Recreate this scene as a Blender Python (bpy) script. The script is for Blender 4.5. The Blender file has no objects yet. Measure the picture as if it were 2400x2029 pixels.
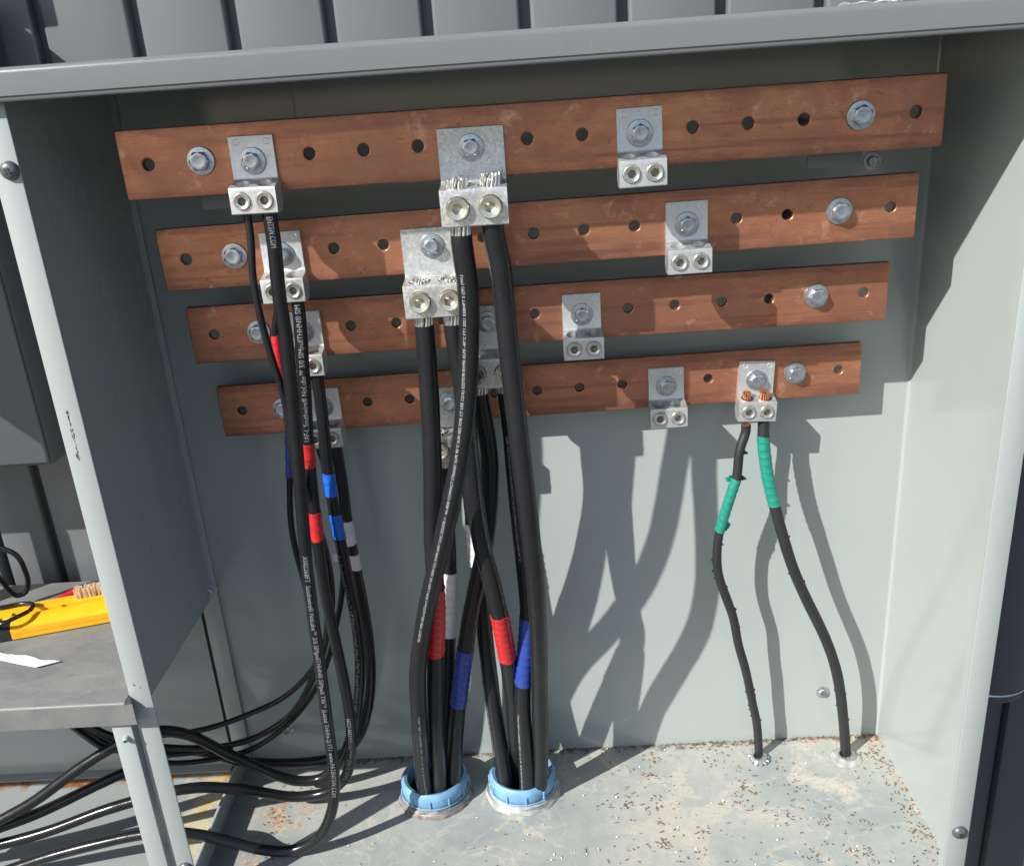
import bpy, bmesh, math, random
import numpy as np
from mathutils import Vector, Matrix
random.seed(7)
C = bpy.context.scene.collection
R = math.radians

# ------------------------------------------------------------------ camera
CAM = Vector((-0.0036, -0.98, 0.0422))
RIGHT = Vector((0.9978, 0.0079, -0.0663)); FWD = Vector((-0.0307, 0.936, -0.3508)); UP = Vector((0.0592, 0.352, 0.9341))
FPX = 2101.2; PW, PH = 2400, 2029
cd = bpy.data.cameras.new("camera"); cam = bpy.data.objects.new("camera", cd); C.objects.link(cam)
m = Matrix((RIGHT, UP, -FWD)).transposed().to_4x4(); m.translation = CAM
cam.matrix_world = m
cd.sensor_width = 36; cd.lens = FPX / PW * 36; cd.clip_start = 0.02; cd.clip_end = 500
bpy.context.scene.camera = cam
# ------------------------------------------------------------------ light
LD = Vector((1.21, 1.0, -1.1535)).normalized()          # the way the sunlight travels
sc = bpy.context.scene
w = bpy.data.worlds.new("World"); sc.world = w; w.use_nodes = True
nt = w.node_tree; bg = nt.nodes['Background']; sky = nt.nodes.new('ShaderNodeTexSky')
sky.sky_type = 'NISHITA'; sky.sun_disc = False
sky.sun_elevation = math.asin(-LD.z); sky.sun_rotation = math.atan2(-LD.x, -LD.y) % (2 * math.pi)
sky.air_density = 1.0; sky.dust_density = 1.2; sky.ozone_density = 1.0
nt.links.new(sky.outputs[0], bg.inputs[0]); bg.inputs[1].default_value = 0.098
sd = bpy.data.lights.new("sun", 'SUN'); sun = bpy.data.objects.new("sun", sd); C.objects.link(sun)
sd.energy = 5.0; sd.angle = R(0.53); sd.color = (1.0, 0.975, 0.935)
sun.rotation_euler = LD.to_track_quat('-Z', 'Y').to_euler()
sc.view_settings.view_transform = 'Standard'; sc.view_settings.look = 'None'
sc.view_settings.exposure = 0.50; sc.view_settings.gamma = 1.0

# ------------------------------------------------------------------ pixel <-> world (photo pixels, 2400 wide)
def ray(x, y): return RIGHT * ((x - PW/2)/FPX) + FWD + UP * (-(y - PH/2)/FPX)
def atY(x, y, Y): d = ray(x, y); return CAM + d * ((Y - CAM.y)/d.y)
def atZ(x, y, Z): d = ray(x, y); return CAM + d * ((Z - CAM.z)/d.z)
def pix(P):
    q = Vector(P) - CAM; f = q.dot(FWD)
    return (PW/2 + FPX*q.dot(RIGHT)/f, PH/2 - FPX*q.dot(UP)/f)

# ------------------------------------------------------------------ object helpers
def link(name, me, parent=None, loc=None):
    o = bpy.data.objects.new(name, me); C.objects.link(o)
    if parent is not None: o.parent = parent
    if loc is not None: o.location = loc
    return o
def finish(bm, name, mat, smooth=35):
    bmesh.ops.recalc_face_normals(bm, faces=bm.faces)
    me = bpy.data.meshes.new(name); bm.to_mesh(me); bm.free()
    if smooth is not None:
        me.polygons.foreach_set('use_smooth', [True]*len(me.polygons)); me.set_sharp_from_angle(angle=R(smooth))
    for mm in (mat if isinstance(mat, (list, tuple)) else [mat]): me.materials.append(mm)
    return me
def obj(name, bm, mat, parent=None, loc=None, smooth=35): return link(name, finish(bm, name, mat, smooth), parent, loc)
def thing(name, label, cat, loc=(0, 0, 0), group=None):
    o = bpy.data.objects.new(name, None); C.objects.link(o); o.location = loc; o.empty_display_size = .02
    o['label'] = label; o['category'] = cat
    if group: o['group'] = group
    return o
def tag(o, label, cat, group=None):
    o['label'] = label; o['category'] = cat
    if group: o['group'] = group
    return o
def box(bm, x0, x1, y0, y1, z0, z1, bev=0, seg=2):
    t = bmesh.new(); bmesh.ops.create_cube(t, size=1)
    bmesh.ops.scale(t, vec=(x1-x0, y1-y0, z1-z0), verts=t.verts)
    bmesh.ops.translate(t, vec=((x0+x1)/2, (y0+y1)/2, (z0+z1)/2), verts=t.verts)
    if bev: bmesh.ops.bevel(t, geom=t.edges[:], offset=bev, segments=seg, profile=.5, affect='EDGES')
    me = bpy.data.meshes.new('t'); t.to_mesh(me); t.free(); bm.from_mesh(me); bpy.data.meshes.remove(me)
def bxo(name, mat, parent, *a, **k):
    bm = bmesh.new(); box(bm, *a, **k); return obj(name, bm, mat, parent)
def loopring(bm, pts): return [bm.verts.new(p) for p in pts]
def bridge(bm, a, b):
    n = len(a)
    for i in range(n): bm.faces.new((a[i], a[(i+1) % n], b[(i+1) % n], b[i]))
def lathe(bm, prof, n=32, axis='z', off=(0, 0, 0), shapes=None, rot=0):
    """prof: list of (r, h, kind) ; kind 'c' circle 'h' hexagon (r=across-flats/2)"""
    def P(a, r, h):
        x, y = r*math.cos(a), r*math.sin(a)
        v = {'z': (x, y, h), 'y': (x, -h, y)}[axis]
        return (v[0]+off[0], v[1]+off[1], v[2]+off[2])
    rings = []
    for p in prof:
        r, h = p[0], p[1]; k = p[2] if len(p) > 2 else 'c'
        pts = []
        for i in range(n):
            a = 2*math.pi*i/n
            rr = r
            if k == 'h':
                s = math.pi/3; b = ((a + s/2) % s) - s/2; rr = r/math.cos(b)
            pts.append(P(a+rot, rr, h))
        rings.append(loopring(bm, pts))
    for a, b in zip(rings, rings[1:]): bridge(bm, a, b)
    return rings
def cap(bm, ring):
    try: bm.faces.new(ring)
    except ValueError: pass
def prism(bm, prof, x0, x1):
    """profile of (y,z) extruded along x"""
    a = [bm.verts.new((x0, y, z)) for y, z in prof]; b = [bm.verts.new((x1, y, z)) for y, z in prof]
    bridge(bm, a, b); bm.faces.new(a); bm.faces.new(b[::-1])

# ------------------------------------------------------------------ materials
def mat(name):
    mm = bpy.data.materials.new(name); mm.use_nodes = True
    n = mm.node_tree; return mm, n, n.nodes['Principled BSDF']
def node(n, t, **k):
    x = n.nodes.new(t)
    for a, b in k.items(): setattr(x, a, b)
    return x
def coords(n, scale=(1, 1, 1), kind='Object', rot=(0, 0, 0)):
    tc = node(n, 'ShaderNodeTexCoord'); mp = node(n, 'ShaderNodeMapping')
    mp.inputs['Scale'].default_value = scale; mp.inputs['Rotation'].default_value = rot
    n.links.new(tc.outputs[kind], mp.inputs[0]); return mp.outputs[0]
def noise(n, co, scale, detail=4, rough=.55, dist=0):
    x = node(n, 'ShaderNodeTexNoise'); x.inputs['Scale'].default_value = scale; x.inputs['Detail'].default_value = detail
    x.inputs['Roughness'].default_value = rough; x.inputs['Distortion'].default_value = dist
    n.links.new(co, x.inputs['Vector']); return x.outputs['Fac']
def ramp(n, src, stops):
    x = node(n, 'ShaderNodeValToRGB'); el = x.color_ramp.elements
    while len(el) < len(stops): el.new(.5)
    for e, (p, c) in zip(el, stops):
        e.position = p; e.color = (c, c, c, 1) if isinstance(c, (int, float)) else (*c, 1)
    n.links.new(src, x.inputs[0]); return x.outputs[0]
def mix(n, fac, a, b, bt='MIX'):
    x = node(n, 'ShaderNodeMix', data_type='RGBA', blend_type=bt)
    if isinstance(fac, (int, float)): x.inputs[0].default_value = fac
    else: n.links.new(fac, x.inputs[0])
    for k, v in ((6, a), (7, b)):
        if isinstance(v, tuple): x.inputs[k].default_value = (*v, 1)
        else: n.links.new(v, x.inputs[k])
    return x.outputs[2]
def mth(n, op, a, b=0., clamp=False):
    x = node(n, 'ShaderNodeMath', operation=op, use_clamp=clamp)
    for k, v in ((0, a), (1, b)):
        if isinstance(v, (int, float)): x.inputs[k].default_value = v
        else: n.links.new(v, x.inputs[k])
    return x.outputs[0]
def bump(n, bs, src, strength, dist=.001):
    b = node(n, 'ShaderNodeBump'); b.inputs['Strength'].default_value = strength; b.inputs['Distance'].default_value = dist
    n.links.new(src, b.inputs['Height']); n.links.new(b.outputs[0], bs.inputs['Normal'])
def simple(name, col, rough=.5, metal=0., var=.0, vs=60, bmp=0., bs_=400, spec=.5, coat=0):
    mm, n, b = mat(name)
    b.inputs['Roughness'].default_value = rough; b.inputs['Metallic'].default_value = metal
    b.inputs['Specular IOR Level'].default_value = spec
    if coat: b.inputs['Coat Weight'].default_value = coat
    co = coords(n)
    if var:
        f = noise(n, co, vs, 5)
        c = mix(n, ramp(n, f, [(.3, 0.), (.7, 1.)]), tuple(x*(1-var) for x in col), tuple(min(1, x*(1+var)) for x in col))
        n.links.new(c, b.inputs['Base Color'])
    else: b.inputs['Base Color'].default_value = (*col, 1)
    if bmp: bump(n, b, noise(n, co, bs_, 3), bmp, .0006)
    return mm

def paint(name, col, rough, scuff=.5, orange=.12, dirtcol=None):
    mm, n, b = mat(name); co = coords(n)
    big = noise(n, co, 3.1, 4, .5)
    c = mix(n, ramp(n, big, [(.3, 0.), (.75, 1.)]), tuple(x*.95 for x in col), tuple(x*1.04 for x in col))
    sp = ramp(n, noise(n, co, 260, 2, .6), [(.70, 0.), (.76, 1.)])
    c = mix(n, mth(n, 'MULTIPLY', sp, .30*scuff), c, tuple(min(.8, x*1.9+.05) for x in col))
    st = ramp(n, noise(n, coords(n, (1, 1, .08)), 55, 4, .7), [(.62, 0.), (.78, 1.)])
    c = mix(n, mth(n, 'MULTIPLY', st, .25*scuff), c, tuple(x*.7 for x in col))
    # fine hair scratches
    sc2 = ramp(n, noise(n, coords(n, (26, 26, 1.5), rot=(.3, .5, .2)), 14, 3, .7), [(.70, 0.), (.73, 1.)])
    c = mix(n, mth(n, 'MULTIPLY', sc2, .18*scuff), c, tuple(min(.8, x*1.6+.04) for x in col))
    n.links.new(c, b.inputs['Base Color'])
    rr = ramp(n, noise(n, co, 9, 5, .6), [(.3, rough*.85), (.7, rough*1.2)])
    n.links.new(rr, b.inputs['Roughness'])
    bump(n, b, mth(n, 'ADD', noise(n, co, 420, 2), mth(n, 'MULTIPLY', noise(n, co, 8, 2), 3.)), orange, .0005)
    return mm
M = {}
M['box'] = paint('light_grey_paint', (.338, .374, .362), .25, .14)
M['back'] = paint('light_grey_paint_inside', (.338, .374, .362), .13, .3, .05)
M['dark'] = paint('dark_grey_paint', (.155, .162, .166), .30, 1.0)
M['darkwall'] = paint('dark_grey_wall_paint', (.135, .140, .146), .40, .8)
M['navy'] = paint('charcoal_paint', (.070, .075, .084), .4, .8)
M['bracket'] = paint('dark_bracket_paint', (.12, .125, .125), .5, .3)
M['encl'] = paint('enclosure_paint', (.115, .120, .126), .22, 1.0)
def shelf_mat():
    mm, n, b = mat('dusty_dark_grey_top'); co = coords(n)
    d = ramp(n, noise(n, coords(n, (1, 2.2, 1), rot=(0, 0, .5)), 16, 8, .7, .5), [(.36, 0.), (.66, 1.)])
    d2 = ramp(n, noise(n, co, 180, 4, .7), [(.35, 0.), (.7, 1.)])
    c = mix(n, d, (.135, .140, .143), (.190, .186, .176))
    c = mix(n, mth(n, 'MULTIPLY', d2, .25), c, (.25, .243, .23))
    n.links.new(c, b.inputs['Base Color']); n.links.new(ramp(n, d, [(0., .34), (1., .6)]), b.inputs['Roughness'])
    bump(n, b, noise(n, co, 240, 4), .2, .0005); return mm
M['shelf'] = shelf_mat()
def floor_mat(name, main=True):
    mm, n, b = mat(name); co = coords(n)
    tc = node(n, 'ShaderNodeTexCoord'); sep = node(n, 'ShaderNodeSeparateXYZ'); n.links.new(tc.outputs['Object'], sep.inputs[0])
    X, Y = sep.outputs[0], sep.outputs[1]
    base = mix(n, ramp(n, noise(n, co, 5, 5), [(.3, 0.), (.7, 1.)]), (.262, .290, .285), (.308, .335, .322))
    if main:
        # dried beige silt patches, denser to the right
        side = mth(n, 'MULTIPLY', mth(n, 'ADD', X, .15), .20)
        side = mth(n, 'MINIMUM', side, .07)
        p1 = ramp(n, mth(n, 'ADD', noise(n, co, 11, 10, .70, .5), side), [(.58, 0.), (.64, 1.)])
        p2 = ramp(n, noise(n, co, 150, 4, .7), [(.38, .25), (.55, 1.)])
        c = mix(n, mth(n, 'MULTIPLY', p1, p2), base, (.485, .445, .365))
        film = mth(n, 'MULTIPLY', ramp(n, noise(n, co, 5, 8, .7), [(.38, 0.), (.56, 1.)]), ramp(n, noise(n, co, 95, 8, .8), [(.34, .2), (.54, 1.)]))
        c = mix(n, mth(n, 'MULTIPLY', film, .8), c, (.415, .405, .355))
        rings = ramp(n, mth(n, 'ABSOLUTE', mth(n, 'SUBTRACT', noise(n, co, 9, 7, .6, .8), .52)), [(.0, 1.), (.012, 0.)])
        c = mix(n, mth(n, 'MULTIPLY', rings, .35), c, (.58, .55, .46))
        # rust near the back right corner and the left sill
        dx = mth(n, 'SUBTRACT', .47, X); dy = mth(n, 'SUBTRACT', .205, Y)
        d1 = mth(n, 'ADD', mth(n, 'MULTIPLY', mth(n, 'ABSOLUTE', dx), 3.2), mth(n, 'MULTIPLY', dy, 14.))
        l1 = mth(n, 'ADD', mth(n, 'MULTIPLY', mth(n, 'SUBTRACT', .5095, X), 28.), mth(n, 'MULTIPLY', dy, 3.5))
        dl = mth(n, 'ADD', mth(n, 'MULTIPLY', mth(n, 'ABSOLUTE', mth(n, 'SUBTRACT', X, -.445)), 7.), mth(n, 'MULTIPLY', mth(n, 'ABSOLUTE', mth(n, 'SUBTRACT', Y, .10)), 5.))
        dl2 = mth(n, 'ADD', mth(n, 'MULTIPLY', mth(n, 'ABSOLUTE', mth(n, 'SUBTRACT', X, -.46)), 9.), mth(n, 'MULTIPLY', mth(n, 'ABSOLUTE', mth(n, 'SUBTRACT', Y, -.03)), 6.))
        dd = mth(n, 'MINIMUM', mth(n, 'MINIMUM', d1, l1), mth(n, 'MINIMUM', dl, dl2))
        r1 = ramp(n, mth(n, 'SUBTRACT', noise(n, co, 40, 8, .75), mth(n, 'MULTIPLY', dd, .24)), [(.42, 0.), (.52, 1.)])
        rc = mix(n, ramp(n, noise(n, co, 120, 3), [(.35, 0.), (.6, 1.)]), (.30, .14, .07), (.55, .40, .26))
        c = mix(n, mth(n, 'MULTIPLY', r1, .85), c, rc)
        # dirt along the back seam
        sm = ramp(n, mth(n, 'SUBTRACT', noise(n, co, 90, 6, .7), mth(n, 'MULTIPLY', dy, 12.)), [(.38, 0.), (.46, 1.)])
        c = mix(n, mth(n, 'MULTIPLY', sm, .8), c, (.12, .09, .065))
    else:
        dy = mth(n, 'SUBTRACT', .205, Y)
        r1 = ramp(n, mth(n, 'SUBTRACT', noise(n, co, 14, 8, .7), mth(n, 'MULTIPLY', dy, 6.)), [(.28, 0.), (.38, 1.)])
        rc = mix(n, ramp(n, noise(n, co, 60, 4), [(.35, 0.), (.6, 1.)]), (.16, .055, .02), (.42, .19, .06))
        c = mix(n, r1, base, rc)
        dx = mth(n, 'ABSOLUTE', mth(n, 'SUBTRACT', X, -.555))
        r2 = ramp(n, mth(n, 'SUBTRACT', noise(n, co, 22, 8, .7), mth(n, 'MULTIPLY', dx, 3.2)), [(.36, 0.), (.5, 1.)])
        c = mix(n, mth(n, 'MULTIPLY', r2, .6), c, (.62, .52, .30))
        r3 = ramp(n, mth(n, 'SUBTRACT', noise(n, co, 60, 8, .7), mth(n, 'MULTIPLY', dx, 4.2)), [(.5, 0.), (.58, 1.)])
        c = mix(n, r3, c, (.60, .33, .06))
    n.links.new(c, b.inputs['Base Color'])
    n.links.new(ramp(n, noise(n, co, 11, 5), [(.3, .38), (.7, .62)]), b.inputs['Roughness'])
    bump(n, b, noise(n, co, 220, 5, .7), .25, .0006)
    return mm
M['floor'] = floor_mat('dusty_grey_floor_paint'); M['floor2'] = floor_mat('stained_grey_floor_paint', False)
def copper():
    mm, n, b = mat('brushed_oxidised_copper')
    oi = node(n, 'ShaderNodeObjectInfo'); tc = node(n, 'ShaderNodeTexCoord')
    add = node(n, 'ShaderNodeVectorMath', operation='ADD'); n.links.new(tc.outputs['Object'], add.inputs[0])
    sc_ = node(n, 'ShaderNodeMath', operation='MULTIPLY'); sc_.inputs[1].default_value = 9; n.links.new(oi.outputs['Random'], sc_.inputs[0])
    cb = node(n, 'ShaderNodeCombineXYZ'); n.links.new(sc_.outputs[0], cb.inputs[0]); n.links.new(sc_.outputs[0], cb.inputs[2]); n.links.new(cb.outputs[0], add.inputs[1])
    def mp(s):
        x = node(n, 'ShaderNodeMapping'); x.inputs['Scale'].default_value = s; n.links.new(add.outputs[0], x.inputs[0]); return x.outputs[0]
    grain = noise(n, mp((1, 8, 22)), 60, 5, .65)
    patch = noise(n, mp((1, 1, 1.3)), 14, 7, .66, .9)
    band = noise(n, mp((.3, 1, 7)), 10, 5, .6, .4)
    sm = noise(n, mp((1, 1, 1.5)), 55, 6, .75, 1.0)
    c = mix(n, ramp(n, patch, [(.30, 0.), (.70, 1.)]), (.44, .178, .098), (.72, .330, .190))
    c = mix(n, mth(n, 'MULTIPLY', ramp(n, grain, [(.35, 1.), (.62, 0.)]), .50), c, (.30, .118, .072))
    big = noise(n, mp((1, 1, 1)), 4.5, 4, .6, .8)
    c = mix(n, ramp(n, big, [(.36, .65), (.58, 0.)]), c, (.33, .150, .105))
    c = mix(n, ramp(n, band, [(.52, 0.), (.66, .75)]), c, (.26, .115, .082))
    sepz = node(n, 'ShaderNodeSeparateXYZ'); n.links.new(tc.outputs['Object'], sepz.inputs[0])
    edge = mth(n, 'MULTIPLY', mth(n, 'ABSOLUTE', sepz.outputs[2]), 28.3)
    e2 = ramp(n, mth(n, 'ADD', edge, mth(n, 'MULTIPLY', mth(n, 'SUBTRACT', noise(n, mp((1, 1, 3)), 20, 6, .7), .5), 1.1)), [(.72, 0.), (1.0, .75)])
    c = mix(n, e2, c, (.26, .11, .08))
    c = mix(n, ramp(n, sm, [(.60, 0.), (.70, .75)]), c, (.17, .07, .05))
    c = mix(n, ramp(n, noise(n, mp((1, 1, 1)), 31, 6, .7), [(.58, 0.), (.70, .55)]), c, (.88, .52, .36))
    scr = ramp(n, noise(n, mp((9, 1, 1.4)), 20, 3, .8), [(.735, 0.), (.75, 1.)])
    c = mix(n, mth(n, 'MULTIPLY', scr, .5), c, (.95, .62, .46))
    n.links.new(c, b.inputs['Base Color']); b.inputs['Metallic'].default_value = .70
    n.links.new(ramp(n, patch, [(.3, .44), (.7, .22)]), b.inputs['Roughness'])
    bump(n, b, mth(n, 'ADD', mth(n, 'MULTIPLY', grain, .6), mth(n, 'MULTIPLY', patch, 2.0)), .22, .0003)
    return mm
M['copper'] = copper()
def tin(name='tin_plated_aluminium', k=1.):
    mm, n, b = mat(name); co = coords(n)
    v = node(n, 'ShaderNodeTexVoronoi'); v.inputs['Scale'].default_value = 420; n.links.new(co, v.inputs['Vector'])
    f = mix(n, .5, v.outputs['Color'], noise(n, co, 300, 3))
    c = mix(n, ramp(n, f, [(.3, 0.), (.7, 1.)]), tuple(.66-.17*k*q for q in (1, 1, 1.05)), tuple(.68+.07*k*q for q in (1, .95, .6)))
    c = mix(n, ramp(n, noise(n, co, 45, 4), [(.4, .4*k), (.6, 0.)]), c, (.42, .42, .40))
    n.links.new(c, b.inputs['Base Color']); b.inputs['Metallic'].default_value = .72
    n.links.new(ramp(n, noise(n, co, 90, 4), [(.3, .30), (.7, .46)]), b.inputs['Roughness'])
    bump(n, b, noise(n, co, 500, 3), .15, .0003); return mm
M['tin'] = tin(); M['tin_s'] = tin('smooth_tin_plate', .25)
M['tinstamp'] = simple('stamped_mark', (.80, .80, .77), .35, .6)
M['screw'] = simple('set_screw_aluminium', (.66, .645, .59), .28, .85, .12, 300)
M['socket'] = simple('shaded_hex_socket', (.20, .19, .17), .45, .7, .3, 300)  # darker metal, shade inside the small hex recesses put into the colour
M['socket_gold'] = simple('shaded_pale_hex_socket', (.50, .48, .38), .35, .8, .2, 300)  # darker copy of the gold screw metal, painted-in shade for the large recesses
M['screw_gold'] = simple('pale_gold_set_screw', (.70, .68, .56), .25, .85, .1, 300)
M['zinc'] = simple('zinc_plated_steel', (.50, .54, .58), .30, .9, .18, 240, .1, 600)
M['zinc_dull'] = simple('dull_zinc', (.40, .43, .45), .42, .85, .2, 160)
M['grey_screw'] = simple('grey_painted_steel', (.12, .12, .125), .38, .35, .15, 200)
M['strand'] = simple('bare_aluminium_strand', (.72, .71, .68), .28, .9, .15, 400)
M['cu_strand'] = simple('bare_copper_strand', (.74, .36, .22), .30, .9, .2, 500)
M['hole'] = simple('dark_port', (.03, .028, .026), .6)
def cable_mat(name, col, r0, r1, scr):
    mm, n, b = mat(name); co = coords(n)
    s = ramp(n, noise(n, coords(n, (8, 8, 1)), 60, 5, .75), [(.66, 0.), (.80, 1.)])
    c = mix(n, mth(n, 'MULTIPLY', s, scr), col, (.11, .11, .11))
    sp = ramp(n, noise(n, co, 330, 3, .6), [(.72, 0.), (.78, 1.)])
    c = mix(n, mth(n, 'MULTIPLY', sp, .35), c, (.25, .245, .235))
    b.inputs['Specular IOR Level'].default_value = .38
    n.links.new(c, b.inputs['Base Color'])
    n.links.new(ramp(n, noise(n, coords(n, (3, 3, 1)), 18, 5, .6), [(.3, r0), (.7, r1)]), b.inputs['Roughness'])
    bump(n, b, mth(n, 'ADD', noise(n, coords(n, (3, 3, 1)), 45, 4), mth(n, 'MULTIPLY', noise(n, co, 500, 2), .3)), .18, .001)
    return mm
M['rubber'] = cable_mat('black_xlpe_jacket', (.015, .0155, .017), .20, .40, .5)
M['nylon'] = cable_mat('glossy_black_nylon_jacket', (.012, .0125, .014), .16, .30, .35)
M['ground_rubber'] = cable_mat('worn_black_jacket', (.022, .023, .024), .40, .55, .9)
M['print'] = simple('white_print', (.42, .44, .45), .5)
M['print2'] = simple('grey_print', (.27, .28, .295), .45)
def tape(name, col):
    return simple(name, col, .28, 0, .10, 90, .25, 160, .5)
M['red'] = tape('red_vinyl_tape', (.52, .024, .028)); M['blue'] = tape('blue_vinyl_tape', (.024, .055, .28))
M['bblue'] = tape('bright_blue_vinyl_tape', (.015, .13, .62))
M['white'] = tape('white_vinyl_tape', (.62, .60, .64)); M['green'] = tape('green_vinyl_tape', (.016, .225, .165))
M['blackt'] = simple('black_tape', (.015, .015, .016), .35)
M['pvc'] = simple('light_blue_plastic', (.155, .315, .49), .5, 0, .22, 48, .25, 200)
M['steelnut'] = simple('galvanised_locknut', (.50, .52, .52), .4, .75, .2, 150)
M['seal'] = simple('dirty_sealant', (.33, .335, .32), .5, 0, .35, 80, .5, 120)
M['sealb'] = simple('brown_dirty_sealant', (.20, .175, .155), .6, 0, .6, 90, .6, 120)
M['insul'] = simple('red_brown_insulator', (.10, .03, .02), .4)
M['ground'] = simple('gravel_ground', (.125, .122, .118), .9, 0, .15, 2, .3, 30)
M['yellow'] = simple('yellow_plastic', (.80, .41, .012), .38, 0, .05, 60, .1, 300)
M['orange'] = simple('orange_groove_plastic', (.70, .24, .008), .4)
M['blackp'] = simple('black_plastic', (.02, .02, .021), .4)
M['bristle'] = simple('cream_bristle', (.80, .64, .47), .6, 0, .2, 200)
M['redp'] = simple('red_plastic', (.50, .015, .03), .35)
M['paper'] = simple('white_paper', (.80, .80, .78), .6, 0, .04, 100)
M['cushav'] = simple('copper_shaving', (.34, .17, .11), .42, .7, .3, 300)
M['alshav'] = simple('aluminium_shaving', (.66, .66, .64), .3, .85)
M['rustshav'] = simple('dark_rusty_crumb', (.13, .075, .05), .8, 0, .4, 300)
M['scuff'] = simple('black_scuff', (.06, .06, .058), .6)
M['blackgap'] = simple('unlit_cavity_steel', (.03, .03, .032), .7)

# ------------------------------------------------------------------ ground and wall behind
bm = bmesh.new(); box(bm, -60, 60, -60, 60, -1.30, -1.20)
g = obj('ground', bm, M['ground'], smooth=None); g['kind'] = 'structure'

FY = .23
wall = thing('ribbed_metal_wall', 'dark grey ribbed metal wall of narrow vertical panels behind the grey cabinet', 'wall', (0, FY, -1.2))
PITCH = .1205; X0 = -.4665
EDGE = {-2: (-.744, None), -3: (None, -.758)}
for i in range(-8, 15):
    x0 = X0 + PITCH*i; x1 = x0 + PITCH - .0135
    if i in EDGE: x0, x1 = EDGE[i][0] or x0, EDGE[i][1] or x1
    bm = bmesh.new(); box(bm, x0, x1, 0, .02, 0, 3.0, .0045, 3)
    obj('panel', bm, M['darkwall'], wall)
bxo('backing', M['navy'], wall, X0-PITCH*8, X0+PITCH*15, .016, .03, 0, 3.0)

# ------------------------------------------------------------------ main cabinet
XL, XR, YB, Z0, YF = -.512, .5095, .205, -.955, -.083
RT, RB = .098, .068
cab = thing('electrical_cabinet', 'open light grey steel electrical cabinet with dark grey roof, holding the copper bars', 'cabinet')
# roof: folded sheet with rounded front lip and hem
def folded(bm, prof, x0, x1): prism(bm, prof, x0, x1)
r = .006; arc = [(-.100 + r - r*math.sin(a), RT - r + r*math.cos(a)) for a in [R(t) for t in range(0, 91, 15)]]
ri = .0045; arci = [(-.0985 + ri - ri*math.sin(a), RT - .0015 - ri + ri*math.cos(a)) for a in [R(t) for t in range(90, -1, -15)]]
prof = [(.214, RT)] + arc + [(-.100, RB+.0052), (-.0985, RB+.004), (-.0985, RB+.0012), (-.0972, RB), (-.090, RB), (-.090, RB+.0018), (-.0965, RB+.0018), (-.0965, RB+.004)] + arci + [(.214, RT-.0015)]
bm = bmesh.new(); folded(bm, prof, -.56, .56)
obj('roof', bm, M['dark'], cab, smooth=50)
bm = bmesh.new(); box(bm, XL-.002, XL, YF, YB, -.634, RT-.002, 0); box(bm, XL-.014, XL-.0021, YF, YB-.001, -.634, -.6325)
obj('side_panel', bm, M['box'], cab)
bm = bmesh.new(); box(bm, XR, XR+.002, YF, YB, -1.0, RT-.002, 0); obj('side_panel', bm, M['back'], cab)
bxo('back_panel', M['back'], cab, XL-.0185, XR+.002, YB, YB+.002, -1.0, RT-.002)
bxo('floor_panel', M['floor'], cab, XL-.002, XR, YF-.01, YB, Z0-.002, Z0)
bxo('sill', M['box'], cab, XL-.0045, XL, YF+.001, YB-.008, Z0+.0002, Z0+.036, bev=.0012)
bxo('flange', M['box'], cab, XL-.003, XL+.0235, YF-.0025, YF, -1.0, RT-.003, bev=.0011)
bxo('flange', M['box'], cab, XR-.0235, XR+.003, YF-.0025, YF, -1.0, RT-.003, bev=.0011)
bxo('flange_return', M['box'], cab, XR-.0235, XR-.022, YF+.0003, YF+.012, -1.0, RT-.003)
bxo('corner_post', M['box'], cab, XL-.0188, XL+.008, YB-.0065, YB-.0005, Z0+.0005, RT-.003, bev=.001)
bm = bmesh.new(); rf = .004
fp = [(XR-.0001, YB-.0001)] + [(XR-rf+rf*math.cos(a), YB-rf+rf*math.sin(a)) for a in [R(t) for t in range(0, 91, 15)]]
fa = [bm.verts.new((x, y, Z0+.0005)) for x, y in fp]; fb = [bm.verts.new((x, y, RT-.003)) for x, y in fp]
bridge(bm, fa, fb); bm.faces.new(fa); bm.faces.new(fb[::-1])
obj('corner_bend', bm, M['back'], cab, smooth=60)
bxo('lap_seam', M['box'], cab, -.285, -.2835, YB-.0014, YB-.0002, -.02, RT-.003)
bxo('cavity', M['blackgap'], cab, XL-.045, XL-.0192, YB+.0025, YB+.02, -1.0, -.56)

def panhead(parent, loc, r=.0092, m_='grey_screw'):
    bm = bmesh.new()
    rg = lathe(bm, [(r, 0), (r*1.0, .001), (r*.93, .0032), (r*.72, .0052), (r*.40, .0062), (r*.05, .0065)], 28, 'y')
    cap(bm, rg[0]); cap(bm, rg[-1])
    o = obj('screw', bm, M[m_], parent, loc)
    bm = bmesh.new(); a = .0012
    for k in (0, 1):
        t = bmesh.new(); s = r*.36
        box(t, -s, s, -.0069, -.0035, -a, a)
        bmesh.ops.rotate(t, verts=t.verts, cent=(0, 0, 0), matrix=Matrix.Rotation(R(35 + 90*k), 3, 'Y'))
        if k: bmesh.ops.translate(t, verts=t.verts, vec=(0, .00005, 0))
        me = bpy.data.meshes.new('t'); t.to_mesh(me); t.free(); bm.from_mesh(me)
    obj('cross_recess', bm, M['hole'], o)
    return o
panhead(cab, atY(24, 400, YF-.0026)); panhead(cab, atY(2248, 1948, YF-.0026)); panhead(cab, atY(436, 2032, YF-.0026))
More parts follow.
